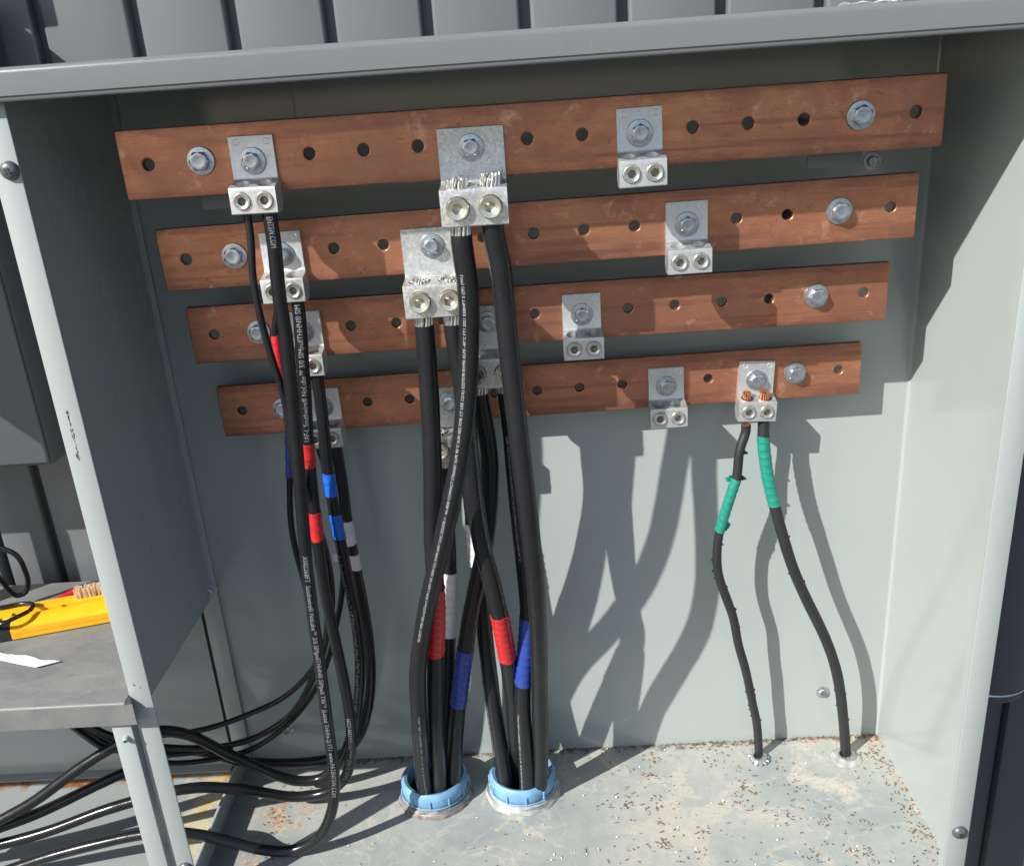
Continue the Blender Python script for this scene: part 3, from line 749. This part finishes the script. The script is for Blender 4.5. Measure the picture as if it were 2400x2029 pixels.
deco(C2, iC2, tape_on(pC2, C2, pC2.s_of_y(1441), pC2.s_of_y(1594), RH, 'blue', seed=4))
deco(C2, iC2, print_on(pC2, C2, pC2.s_of_y(1662), pC2.s_of_y(1850), RH, 'C(UL) E257578 RW90 XLPE -40°C FT1 2021 02809FT S (ZF) (WL)', .0036, True, 36, 40, 'print'))
deco(C2, iC2, print_on(pC2, C2, pC2.s_of_y(1010), pC2.s_of_y(1300), RH, 'AL AA-8000 COMPACT STRAND XLPE 90°C SUN RES FOR CT USE C(UL) 600V 1000V', .0036, True, 30, 24, 'print'))
D1, pD1, iD1 = cable('power_cable', 'thick black cable with white tape at the back of the left conduit', 'L4', -1,
  [(1036, 1115, .146), (1044, 1200, .145), (1050, 1290, .142), (1052, 1369, .138), (1051, 1448, .134), (1049, 1540, .130), (1046, 1640, .127), (1044, 1726, .125), (1043, 1805, .125), (1040, 1880, .125), (1038, 1960, .125)], RH, 'rubber', .010, 'strand', cg, up=.003)
deco(D1, iD1, tape_on(pD1, D1, pD1.s_of_y(1338), pD1.s_of_y(1487), RH, 'white', seed=5))
D2, pD2, iD2 = cable('power_cable', 'thick black cable with white tape crossing behind to the right conduit', 'L4', 1,
  [(1097, 1115, .146), (1107, 1190, .145), (1113, 1256, .143), (1120, 1320, .140), (1129, 1408, .136), (1137, 1490, .131), (1146, 1567, .126), (1156, 1646, .120), (1168, 1726, .113), (1180, 1805, .104), (1187, 1860, .1), (1192, 1960, .1)], RH, 'rubber', .010, 'strand', cg, up=.003)
deco(D2, iD2, tape_on(pD2, D2, pD2.s_of_y(1219), pD2.s_of_y(1320), RH, 'white', seed=6))
deco(D2, iD2, print_on(pD2, D2, pD2.s_of_y(1530), pD2.s_of_y(1760), RH, '500kcmil RHW-2 600V OR 1000V (UL) RW90 AL AA-8000 COMPACT STRAND', .0034, True, 52, 50, 'print2'))
deco(D2, iD2, print_on(pD2, D2, pD2.s_of_y(1150), pD2.s_of_y(1210), RH, 'XLPE COMPACT', .0036, False, 55, 50, 'print'))

# medium glossy cables
RM = .0077
mg = 'glossy black printed cables leaving to the lower left'
P1, pP1, iP1 = cable('building_wire', 'glossy black printed cable hanging lowest, from the topmost small lug, looping to the trough', 'S1', 1,
  [(643, 575, -.015), (655, 700, -.015), (669, 779, -.014), (680.5, 898, -.012), (692.5, 1017, -.010), (706, 1176, -.008), (720, 1335, -.006), (734, 1448, -.004), (751, 1567, -.003), (766, 1686, -.002), (781, 1790, 0), (784, 1850, .002), (776, 1905, .003), (752, 1955, .004), (712, 1984, .004), (665, 1994, .004), (610, 1989, .003), (555, 1976, .002), (476, 1957, -.002), (400, 1950, -.004), (329, 1955, -.004), (238, 1974, -.008), (119, 2005, -.012), (0, 2045, -.016), (-150, 2095, -.02)], RM, 'nylon', .0, 'cu_strand', mg, up=-.001)
deco(P1, iP1, print_on(pP1, P1, pP1.s_of_y(500), pP1.s_of_y(574), RM, 'ENTSW.COM', .0088, False, -12, -12, 'print2'))
deco(P1, iP1, print_on(pP1, P1, pP1.s_of_y(1292), pP1.s_of_y(1852), RM, "X002268FT  Southwire® NoLube™ 3/0 SIMpullTHHN® SIMpull T90™ (Listed THHN-2) FT1 www.PATENTSW.COM", .0084, False, -8, -8, 'print2'))
P2, pP2, iP2 = cable('building_wire', 'glossy black cable with two red tape bands, beside the lowest hanging one', 'S2', 1,
  [(701, 700, .035), (705, 779, .034), (709, 850, .034), (716, 938, .036), (722, 1057, .040), (730, 1136, .043), (740, 1225, .046), (752, 1320, .050), (765, 1400, .054), (781, 1480, .058), (800, 1567, .064), (814, 1640, .070), (823, 1710, .076), (822, 1775, .082), (808, 1823, .088), (775, 1852, .094), (730, 1864, .096), (675, 1866, .092), (615, 1856, .078), (556, 1848, .06), (476, 1844, .04), (421, 1850, .03), (370, 1860, .026), (313, 1877, .022), (238, 1900, .016), (119, 1945, .008), (0, 1978, 0), (-150, 2010, -.01)], RM, 'nylon', .0, 'cu_strand', mg, up=-.001)
deco(P2, iP2, print_on(pP2, P2, pP2.s_of_y(708), pP2.s_of_y(1026), RM, '1AF-L Southwire® NoLube™ 3/0 SIMpullTHHN® SIM', .0090, True, -4, -8, 'print2'))
deco(P2, iP2, print_on(pP2, P2, pP2.s_of_y(1672), pP2.s_of_y(1838), RM, '(Listed THHN-2) PAT www.PATENTSW.COM', .0080, True, 4, 0, 'print2'))
deco(P2, iP2, tape_on(pP2, P2, pP2.s_of_y(1030), pP2.s_of_y(1084), RM, 'red', .019, seed=7))
deco(P2, iP2, tape_on(pP2, P2, pP2.s_of_y(1193), pP2.s_of_y(1258), RM, 'red', .019, seed=8))
P3, pP3, iP3 = cable('building_wire', 'glossy black cable with two bright blue tape bands, bowing out to the right', 'S3', 1,
  [(747.6, 885, .088), (756, 978, .086), (765, 1080, .086), (777, 1160, .087), (789, 1227, .088), (806, 1310, .091), (826, 1408, .096), (838, 1480, .101), (844, 1550, .106), (842, 1620, .111), (832, 1690, .117), (812, 1755, .123), (785, 1800, .128), (745, 1826, .130), (695, 1829, .126), (645, 1815, .116), (580, 1786, .10), (516, 1757, .08), (460, 1728, .055), (420, 1716, .04), (375, 1712, .03), (320, 1725, .025), (270, 1747, .02), (180, 1803, .01), (80, 1877, -.002), (0, 1922, -.01), (-150, 2000, -.03)], RM, 'nylon', .0, 'cu_strand', mg, up=-.001)
deco(P3, iP3, tape_on(pP3, P3, pP3.s_of_y(1105), pP3.s_of_y(1154), RM, 'bblue', .02, .0007, seed=9))
deco(P3, iP3, tape_on(pP3, P3, pP3.s_of_y(1200), pP3.s_of_y(1254), RM, 'bblue', .02, .0008, seed=10))
deco(P3, iP3, print_on(pP3, P3, pP3.s_of_y(1290), pP3.s_of_y(1700), RM, '5-1 Southwire® NoLube™ 3/0 SIMpullTHHN® SIMpull T90™ (Listed THHN-2) PAT www.PAT', .0072, False, 28, 14, 'print2'))
P4, pP4, iP4 = cable('building_wire', 'glossy black cable with white tape pieces, outermost of the left bundle', 'S4', 1,
  [(796, 1060, .149), (805, 1150, .148), (812, 1215, .147), (826, 1290, .146), (842, 1370, .146), (857, 1450, .147), (867, 1530, .149), (869, 1600, .152), (861, 1665, .156), (843, 1722, .160), (812, 1760, .164), (765, 1779, .166), (700, 1787, .164), (640, 1788, .158), (565, 1783, .145), (505, 1768, .125), (440, 1757, .10), (390, 1765, .08), (340, 1788, .065), (285, 1812, .05), (200, 1852, .035), (100, 1900, .02), (0, 1938, .005), (-150, 1990, -.01)], RM, 'nylon', .0, 'cu_strand', mg, up=-.001)
deco(P4, iP4, tape_on(pP4, P4, pP4.s_of_y(1217), pP4.s_of_y(1249), RM, 'white', .02, .0006, seed=11))
deco(P4, iP4, tape_on(pP4, P4, pP4.s_of_y(1251), pP4.s_of_y(1271), RM, 'white', .02, .0005, seed=13))
deco(P4, iP4, tape_on(pP4, P4, pP4.s_of_y(1296), pP4.s_of_y(1330), RM, 'white', .02, .0006, seed=12))
# thin ones
RT_ = .0041; tg = 'thin black wires of the left bundle'
T1, pT1, iT1 = cable('thin_wire', 'thin black wire from the left port of the topmost small lug', 'S1', -1,
  [(588, 560, -.016), (592, 640, -.016), (601, 700, -.016), (619, 779, -.014), (639, 845, -.010), (659, 905, -.004), (676, 985, .006), (690, 1060, .016), (712, 1140, .03), (738, 1205, .05), (757, 1265, .065), (772, 1330, .075), (779, 1400, .08), (772, 1470, .085), (750, 1540, .09), (706, 1599, .10), (655, 1640, .105), (595, 1668, .10), (516, 1698, .08), (436, 1717, .05), (360, 1725, .04), (290, 1758, .03), (240, 1750, .03), (205, 1728, .035), (165, 1698, .05), (120, 1660, .06), (40, 1610, .06)], .0041, 'rubber', .0, None, tg)
T2, pT2, iT2 = cable('thin_wire', 'thin black wire with long red tape, from the second small lug on the left', 'S2', -1,
  [(645, 765, .036), (650, 819, .036), (657, 875, .037), (668, 940, .038), (682, 1050, .042), (702, 1150, .05), (722, 1230, .055), (745, 1300, .06), (762, 1370, .065), (768, 1440, .075), (760, 1520, .09), (730, 1600, .11), (690, 1665, .12), (640, 1705, .12), (575, 1737, .11), (500, 1750, .085), (430, 1752, .06), (370, 1748, .05), (300, 1735, .045), (240, 1715, .045), (190, 1690, .05), (120, 1655, .06), (40, 1610, .065)], .0043, 'nylon', .0, None, tg)
deco(T2, iT2, tape_on(pT2, T2, pT2.s_of_y(778), pT2.s_of_y(893), .0046, 'red', .014, seed=14))
T3, pT3, iT3 = cable('thin_wire', 'thin black wire with dark blue tape at the left of the bundle', 'S3', -1,
  [(688, 900, .088), (680, 960, .087), (677, 1010, .086), (678, 1060, .086), (679, 1136, .086), (681, 1216, .087), (690, 1275, .088), (704, 1330, .089), (722, 1400, .09), (740, 1470, .092), (742, 1540, .098), (722, 1610, .108), (686, 1668, .118), (645, 1705, .12), (600, 1726, .118), (540, 1744, .108), (470, 1760, .085), (400, 1768, .065), (350, 1762, .055), (280, 1740, .05), (230, 1716, .05), (190, 1695, .055), (100, 1650, .06)], .0041, 'nylon', .0, None, tg)
deco(T3, iT3, tape_on(pT3, T3, pT3.s_of_y(985), pT3.s_of_y(1112), .0043, 'blue', .02, seed=15))
T4, pT4, iT4 = cable('thin_wire', 'thin black wire with a small white tape flag, joining the left bundle from the right', 'S4', -1,
  [(771, 1060, .150), (779, 1150, .149), (788, 1230, .148), (797, 1290, .147), (804, 1340, .146), (800, 1400, .144), (790, 1455, .142), (776, 1520, .140), (752, 1590, .138), (716, 1650, .135), (670, 1700, .13), (610, 1745, .12), (550, 1768, .11), (480, 1782, .09), (400, 1788, .07), (330, 1776, .06), (270, 1750, .055), (220, 1722, .055), (150, 1680, .06), (60, 1640, .06)], .0041, 'nylon', .0, None, tg)
# small flags of white tape
bm = bmesh.new(); box(bm, -.0125, .0, -.0012, -.0004, -.0065, .0065, .0002)
o = obj('tape_flag', bm, M['white'], T4, Vector(pT4.at(pT4.s_of_y(1300))[0])+Vector((.002, -.004, 0))+iT4)
o.rotation_euler = (0, R(4), 0)

# grounding cables
def yl(pts, ys): return [(p[0], p[1], y) for p, y in zip(pts, ys)]
G1, pG1, iG1 = cable('grounding_cable', 'worn black grounding cable with ragged light green tape, left of the two', 'G', -1,
  [(1737, 1010, .146), (1733, 1057, .143), (1727, 1117, .140), (1716, 1150, .138), (1695, 1216, .139), (1684, 1256, .139), (1680, 1315, .138), (1686, 1355, .139), (1702, 1400, .141), (1719, 1448, .143), (1730, 1508, .147), (1747, 1567, .153), (1763.5, 1646, .160), (1773, 1690, .163), (1777.5, 1740, .166), (1778.5, 1790, .167)], .0064, 'ground_rubber', .008, 'cu_strand', None, up=.011)
deco(G1, iG1, tape_on(pG1, G1, pG1.s_of_y(1119), pG1.s_of_y(1240), .0066, 'green', .0095, .0006, seed=16))
for (yy, dx, m_, ly) in ((1120, -.0115, 'green', .0045), (1226, .0095, 'green', .006), (1058, .008, 'ground_rubber', .002), (1118, .010, 'ground_rubber', .003), (1232, .006, 'green', .005)):
    p = pG1.at(pG1.s_of_y(yy))[0]; bm = bmesh.new(); rnd = random.Random(yy)
    vs = [(0, 0, ly), (dx*.45, -.002, ly*.9+.002), (dx, -.001, rnd.uniform(-.002, .004)), (dx*.8, -.002, -ly*.6), (dx*.3, -.0005, -ly)]
    a = [bm.verts.new(v) for v in vs]; b_ = [bm.verts.new((v[0], v[1]+.0012, v[2])) for v in vs]
    bridge(bm, a, b_); bm.faces.new(a); bm.faces.new(b_[::-1])
    obj('loose_flap', bm, M[m_], G1, p+Vector((.004 if dx > 0 else -.004, 0, 0))+iG1)
G2, pG2, iG2 = cable('grounding_cable', 'black grounding cable with smooth dark green tape, right of the two', 'G', 1,
  [(1787, 1005, .146), (1789, 1030, .146), (1796, 1097, .142), (1804, 1140, .139), (1814, 1180, .136), (1830, 1240, .132), (1858, 1330, .131), (1892, 1408, .132), (1912, 1448, .134), (1931, 1488, .137), (1947, 1528, .141), (1959, 1567, .144), (1967, 1606, .147), (1972.5, 1646, .150), (1980, 1726, .159), (1983, 1790, .162)], .0077, 'ground_rubber', .0, 'cu_strand', None, up=.010)
deco(G2, iG2, tape_on(pG2, G2, pG2.s_of_y(1019), pG2.s_of_y(1181), .0078, 'green', .0105, .0006, seed=17))
for pth, c_, i_, r0 in ((pG1, G1, iG1, .0064), (pG2, G2, iG2, .0077)):
    bm = bmesh.new(); rnd = random.Random(3)
    for k in range(16 if c_ is G1 else 7):
        s = rnd.uniform(.15, pth.len-.03); p, t, n, b = pth.at(s); sd_ = rnd.choice((-1, 1)); q = p+b*(sd_*r0*.97)
        L = rnd.uniform(.001, .0026); w_ = rnd.uniform(.001, .003)
        vs = [q-t*w_, q+t*w_, q+b*sd_*L+t*rnd.uniform(-.002, .002)]
        a = [bm.verts.new(v-n*.0006) for v in vs]; c2 = [bm.verts.new(v+n*.0006) for v in vs]
        bridge(bm, a, c2); bm.faces.new(a); bm.faces.new(c2[::-1])
    o = obj('jacket_burrs', bm, M['ground_rubber'], c_, i_, smooth=None); o['kind'] = 'stuff'

# ------------------------------------------------------------------ conduit ends on the floor
def bushing(cx, cy, label, seal, seed):
    t = thing('conduit_end', label, 'conduit', (cx, cy, Z0), 'blue bushed conduit ends in the cabinet floor')
    ro, ri = .0500, .0400; z0, z1 = .012, .036
    bm = bmesh.new(); n = 96
    pr = [(ri+.004, z0), (ro-.001, z0), (ro, z0+.0015), (ro+.0006, z1-.009), (ro+.0002, z1-.004), (ro-.003, z1), (ri+.006, z1+.0012), (ri+.001, z1-.001), (ri, z1-.005), (ri, z0-.02)]
    lathe(bm, pr, n, 'z')
    obj('bushing', bm, M['pvc'], t)
    rbs = bmesh.new()
    for k in range(11):
        a = 2*math.pi*k/11+seed
        q = bmesh.new(); box(q, ro-.001, ro+.0026, -.0013, .0013, z0+.001, z1-.008, .0005, 1)
        bmesh.ops.rotate(q, verts=q.verts, cent=(0, 0, 0), matrix=Matrix.Rotation(a, 3, 'Z'))
        me = bpy.data.meshes.new('t'); q.to_mesh(me); q.free(); o = link('grip_rib', me, t); me.materials.append(M['pvc'])
    bm = bmesh.new(); lathe(bm, [(ro+.0018, z0+.001), (ro+.0026, z0+.0025), (ro+.0018, z0+.004)], n); obj('bead', bm, M['pvc'], t)
    bm = bmesh.new(); rnd = random.Random(int(seed*10))
    def wob(a, k): return 1+.012*math.sin(3*a+k)+.009*math.sin(7*a+k*2)+.006*math.sin(13*a+k*3)
    prev = None
    for (rr, h, kk) in ((ro-.004, .0125, 0), (ro+.002, .011, .3), (ro+.0035, .0085, .5), (ro+.004, .0062, 1), (ro+.0062, .0050, 1.4), (ro+.0072, .0028, 2), (ro+.0082, .0004, 2.3)):
        ring = [bm.verts.new((rr*wob(a, kk)*math.cos(a), rr*wob(a, kk)*math.sin(a), h+.0007*math.sin(9*a+kk))) for a in [2*math.pi*i/n for i in range(n)]]
        if prev: bridge(bm, prev, ring)
        prev = ring
    obj('locknut', bm, M[seal], t, smooth=50)
    bm = bmesh.new()
    for j in range(3):
        z = .0045+.002*j; lathe(bm, [(ro+.0052-.001*j, z-.0007), (ro+.0062-.001*j, z), (ro+.0052-.001*j, z+.0007)], n)
    obj('thread', bm, M['steelnut'], t)
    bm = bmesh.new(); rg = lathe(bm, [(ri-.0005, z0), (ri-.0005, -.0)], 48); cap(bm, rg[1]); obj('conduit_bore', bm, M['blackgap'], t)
    return t
pc = atZ(1016.5, 1813, -.919); bushing(pc.x, pc.y, 'light blue plastic bushing on the left conduit, crusted with brown dirt', 'sealb', .1)
pc = atZ(1223, 1803, -.919); bushing(pc.x, pc.y, 'light blue plastic bushing on the right conduit, with pale sealant round it', 'seal', .25)
def hub(cx, cy, label, r, seal, crown):
    t = thing('cable_hub', label, 'cable connector', (cx, cy, Z0), 'small floor connectors of the grounding cables')
    bm = bmesh.new(); n = 48
    lathe(bm, [(r+.002, .0004), (r+.002, .004), (r+.0015, .0075), (r-.002, .0078), (r-.003, .0015), (.001, .0012)], n); obj('collar', bm, M['steelnut'], t)
    for k in range(12 if crown else 6):
        a = 2*math.pi*k/(12 if crown else 6); q = bmesh.new(); box(q, r+.001, r+(.0058 if crown else .004), -.0022, .0022, .0005, .0045 if crown else .003, .0005, 1)
        bmesh.ops.rotate(q, verts=q.verts, cent=(0, 0, 0), matrix=Matrix.Rotation(a, 3, 'Z'))
        me = bpy.data.meshes.new('t'); q.to_mesh(me); q.free(); me.materials.append(M['steelnut']); link('lobe', me, t)
    if not crown:
        bm = bmesh.new(); prev = None
        for (rr, h) in ((r+.0015, .0055), (r+.006, .0035), (r+.011, .0004)):
            ring = [bm.verts.new((rr*(1+.07*math.sin(3*a+rr*90))*math.cos(a), rr*(1+.05*math.sin(5*a))*math.sin(a), h)) for a in [2*math.pi*i/n for i in range(n)]]
            if prev: bridge(bm, prev, ring)
            prev = ring
        obj('sealant', bm, M['seal'], t)
p = atZ(1778.5, 1775, Z0+.004); hub(p.x, p.y, 'crown shaped metal hub where the left grounding cable enters the floor', .0105, None, True)
p = atZ(1983, 1771, Z0+.004); hub(p.x, p.y, 'round sealed metal hub where the right grounding cable enters the floor', .0125, 'seal', False)

# ------------------------------------------------------------------ shavings and crumbs on the floor (stuff)
def shavings(name, n, m_, pick, seed, lmin, lmax, label, wd=.00042):
    rnd = random.Random(seed); bm = bmesh.new()
    for _ in range(n):
        x, y = pick(rnd); L = rnd.uniform(lmin, lmax); a0 = rnd.uniform(0, 6.28); curl = rnd.uniform(-4.5, 4.5); sgs = 6
        px, py, pz = x, y, Z0+.0006; prev = None
        for j in range(sgs+1):
            f = j/sgs; a = a0+curl*f; w_ = wd*(.5+.8*math.sin(math.pi*min(1, f+.1)))
            nx, ny = -math.sin(a), math.cos(a); z = Z0+.0008+.0012*abs(math.sin(f*5+a0))
            cur = [bm.verts.new((px+nx*w_, py+ny*w_, z)), bm.verts.new((px-nx*w_, py-ny*w_, z+.0004)), bm.verts.new((px, py, z-.0005))]
            if prev: bridge(bm, prev, cur)
            prev = cur; px += L/sgs*math.cos(a); py += L/sgs*math.sin(a)
            px = max(XL+.004, min(XR-.003, px)); py = max(YF, min(YB-.001, py))
    o = obj(name, bm, M[m_], smooth=None); o['kind'] = 'stuff'; o['label'] = label; o['category'] = 'debris'; return o
clump = random.Random(11); CL = [(clump.uniform(.05, .5), clump.uniform(-.06, .20), clump.uniform(.005, .022)) for _ in range(34)]
def pick_right(r):
    u = r.random()
    if u < .24: return (.5095-abs(r.gauss(0, .022)), r.uniform(-.08, .2))
    if u < .34: return (r.uniform(.2, .5), .205-abs(r.gauss(0, .008)))
    if u < .93: c = r.choice(CL); return (min(.505, r.gauss(c[0], c[2])), max(-.08, min(.2, r.gauss(c[1], c[2]))))
    return (r.uniform(-.1, .505), r.uniform(-.08, .2))
def pick_all(r):
    return (min(.505, r.triangular(-.48, .505, .4)), r.uniform(-.08, .2))
def pick_seam(r): return (r.uniform(-.45, .5), .2045-abs(r.gauss(0, .006)))
def pick_left(r): return (-.455+abs(r.gauss(0, .03)), r.uniform(-.06, .2))
shavings('copper_shavings', 330, 'cushav', pick_right, 1, .002, .010, 'curled copper drill shavings scattered over the cabinet floor')
shavings('aluminium_shavings', 260, 'alshav', pick_all, 2, .002, .006, 'bright aluminium filings sprinkled over the cabinet floor', .0004)
shavings('dark_crumbs', 460, 'rustshav', lambda r: pick_seam(r) if r.random() < .3 else (pick_left(r) if r.random() < .2 else pick_right(r)), 3, .0012, .004, 'dark crumbs and grit along the cabinet floor seams', .0006)

# ------------------------------------------------------------------ things on the trough top
TS = TZ+.0005
ax = (atZ(267, 1458, TZ)-atZ(30, 1502, TZ)); ang = math.atan2(ax.y, ax.x); o0 = atZ(30, 1502, TZ)
br = thing('yellow_tool', 'yellow plastic tool with cream bristles and a black end, on the dark shelf', 'tool', (o0.x, o0.y, TS)); br.rotation_euler = (0, 0, ang)
prof = [(0, .0008), (0, .0165), (.0015, .018), (.017, .0235), (.024, .0235), (.0255, .0185), (.029, .0185), (.0305, .0255), (.047, .0255), (.050, .012), (.050, .0008)]
prof = [(y*1.12, z) for y, z in prof]
bm = bmesh.new(); prism(bm, prof, 0, .178)
for v in bm.verts:
    if v.co.x < .01 and v.co.y > .024: v.co.x -= .02
bmesh.ops.bevel(bm, geom=bm.edges[:], offset=.0008, segments=2, affect='EDGES'); obj('handle', bm, M['yellow'], br)
bm = bmesh.new(); prism(bm, [(.001, .001), (.001, .0165), (.016, .0225), (.065, .012), (.065, .001)], -.16, -.0005); obj('end_cap', bm, M['blackp'], br)
bm = bmesh.new(); prism(bm, [(.024, .0238), (.027, .0242), (.040, .0252), (.040, .0235)], -.09, -.002); obj('shoulder', bm, M['yellow'], br)
bxo('slot', M['orange'], br, .020, .17, .0286, .0324, .0180, .0192)
bxo('slot_stop', M['orange'], br, .060, .063, .0284, .0330, .0180, .0240)
bxo('parting_line', M['orange'], br, .002, .177, -.0002, .0001, .0082, .0087)
for i in range(9):
    for j in range(3):
        bm = bmesh.new(); rnd = random.Random(i*7+j)
        for k in range(9):
            bx_, by_ = .080+i*.0058+rnd.uniform(-.0020, .0020), .038+j*.0052+rnd.uniform(-.0015, .0015); tx, ty = rnd.uniform(-.0016, .0016), rnd.uniform(-.001, .0022)
            r0 = .00062
            a = [bm.verts.new((bx_+r0*math.cos(q), by_+r0*math.sin(q), .0252)) for q in (0, 2.1, 4.2)]
            b_ = [bm.verts.new((bx_+tx+r0*math.cos(q), by_+ty+r0*math.sin(q), .040+rnd.uniform(-.001, .001))) for q in (0, 2.1, 4.2)]
            bridge(bm, a, b_); bm.faces.new(b_)
        obj('bristle_tuft', bm, M['bristle'], br, smooth=None)
pa, pb = atZ(128, 1406, TZ+.012), atZ(228, 1370, TZ+.012)
pr_ = thing('test_probe', 'red test probe with a metal tip lying behind the yellow tool', 'probe', pa)
v = pb-pa; path = Path([pa, pa+v*.33, pa+v*.66, pb, pb+v*.25])
path2 = path
rad = lambda s: .0028+.004*min(1, s/(v.length*.45)) if s < v.length*.52 else .0042
o = obj('grip', sweep(path, 0, v.length*.93, rad, 16, .003), M['redp'], pr_); o.location = -pa
o = obj('collar', sweep(path, v.length*.50, v.length*.55, .0082, 16, .002), M['redp'], pr_); o.location = -pa
o = obj('tip', sweep(path, v.length*.92, v.length*1.24, .0016, 10, .003), M['zinc'], pr_); o.location = -pa
rp = random.Random(2)
pp = [atZ(-30+8.5*i_, 1527+1.35*i_+rp.uniform(-1.6, 1.6), TZ) for i_ in range(20)]+[atZ(141, 1554, TZ), atZ(85, 1568, TZ), atZ(40, 1559, TZ), atZ(-30, 1543, TZ)]
bm = bmesh.new(); a = [bm.verts.new((q.x, q.y, TZ+.0028+.0008*math.sin(i*.7))) for i, q in enumerate(pp)]; b_ = [bm.verts.new((v_.co.x, v_.co.y, v_.co.z-.0006)) for v_ in a]
bridge(bm, a, b_); bm.faces.new(a); bm.faces.new(b_[::-1])
tag(obj('paper_scrap', bm, M['paper'], smooth=None), 'torn strip of white paper on the dark shelf in front of the yellow tool', 'paper')
lp = Path([atY(-60, 1262, .13), atY(0, 1283, .14), atY(38, 1300, .145), atY(58, 1335, .15), atY(66, 1365, .15), atY(60, 1388, .145), atY(40, 1396, .14), atY(22, 1384, .135), atY(5, 1362, .13), atY(-30, 1325, .12), atY(-60, 1300, .11)])
tl = thing('test_lead', 'loop of thin black test lead hanging over the shelf at the far left', 'cable', lp.P[0])
o = obj('lead', sweep(lp, 0, lp.len, .0036, 14, .004), M['nylon'], tl, smooth=60); o.location = -lp.P[0]
lp = Path([atZ(-60, 1430, TZ+.03), atZ(0, 1424, TZ+.03), atZ(50, 1414, TZ+.030), atZ(78, 1416, TZ+.032), atZ(70, 1430, TZ+.031), atZ(30, 1450, TZ+.033), atZ(0, 1464, TZ+.03), atZ(-60, 1480, TZ+.01)])
tl = thing('test_lead', 'black test lead curling over the yellow tool', 'cable', lp.P[0])
o = obj('lead', sweep(lp, 0, lp.len, .003, 14, .004), M['nylon'], tl, smooth=60); o.location = -lp.P[0]
# small paint scuffs on the left flange
bm = bmesh.new(); rnd = random.Random(4)
for (x, y) in [(155+32*f+rnd.gauss(0, 1.6), 955+130*f) for f in [rnd.random() for _ in range(46)]] + [(313, 1604), (316, 1606), (329, 1611)]:
    P = atY(x, y, YF-.0026); w_, h_ = rnd.uniform(.0002, .0008), rnd.uniform(.0006, .0032)
    vs = [(P.x-w_*.3, P.y, P.z-h_), (P.x+w_, P.y, P.z-h_*.3), (P.x+w_*.2, P.y, P.z+h_), (P.x-w_, P.y, P.z+h_*.2)]
    bm.faces.new([bm.verts.new(v_) for v_ in vs])
o = obj('scuff_marks', bm, M['scuff'], cab, smooth=None); o['kind'] = 'stuff'

pf = atY(2048, 6, -.088); bm = bmesh.new(); rnd = random.Random(9); grid = []
for i in range(9):
    grid.append([bm.verts.new((pf.x-.026+.0065*i+rnd.uniform(-.002, .002), -.092+.010*j+rnd.uniform(-.002, .002), RT+.0006+rnd.uniform(0, .006)*(1 if 0 < j < 3 else .3))) for j in range(4)])
for i in range(8):
    for j in range(3): bm.faces.new((grid[i][j], grid[i+1][j], grid[i+1][j+1], grid[i][j+1]))
r_ = bmesh.ops.solidify(bm, geom=bm.faces[:], thickness=.0004)
tag(obj('foil_scrap', bm, M['paper'], smooth=None), 'crumpled bright foil scrap lying on the roof edge near the right corner', 'scrap')
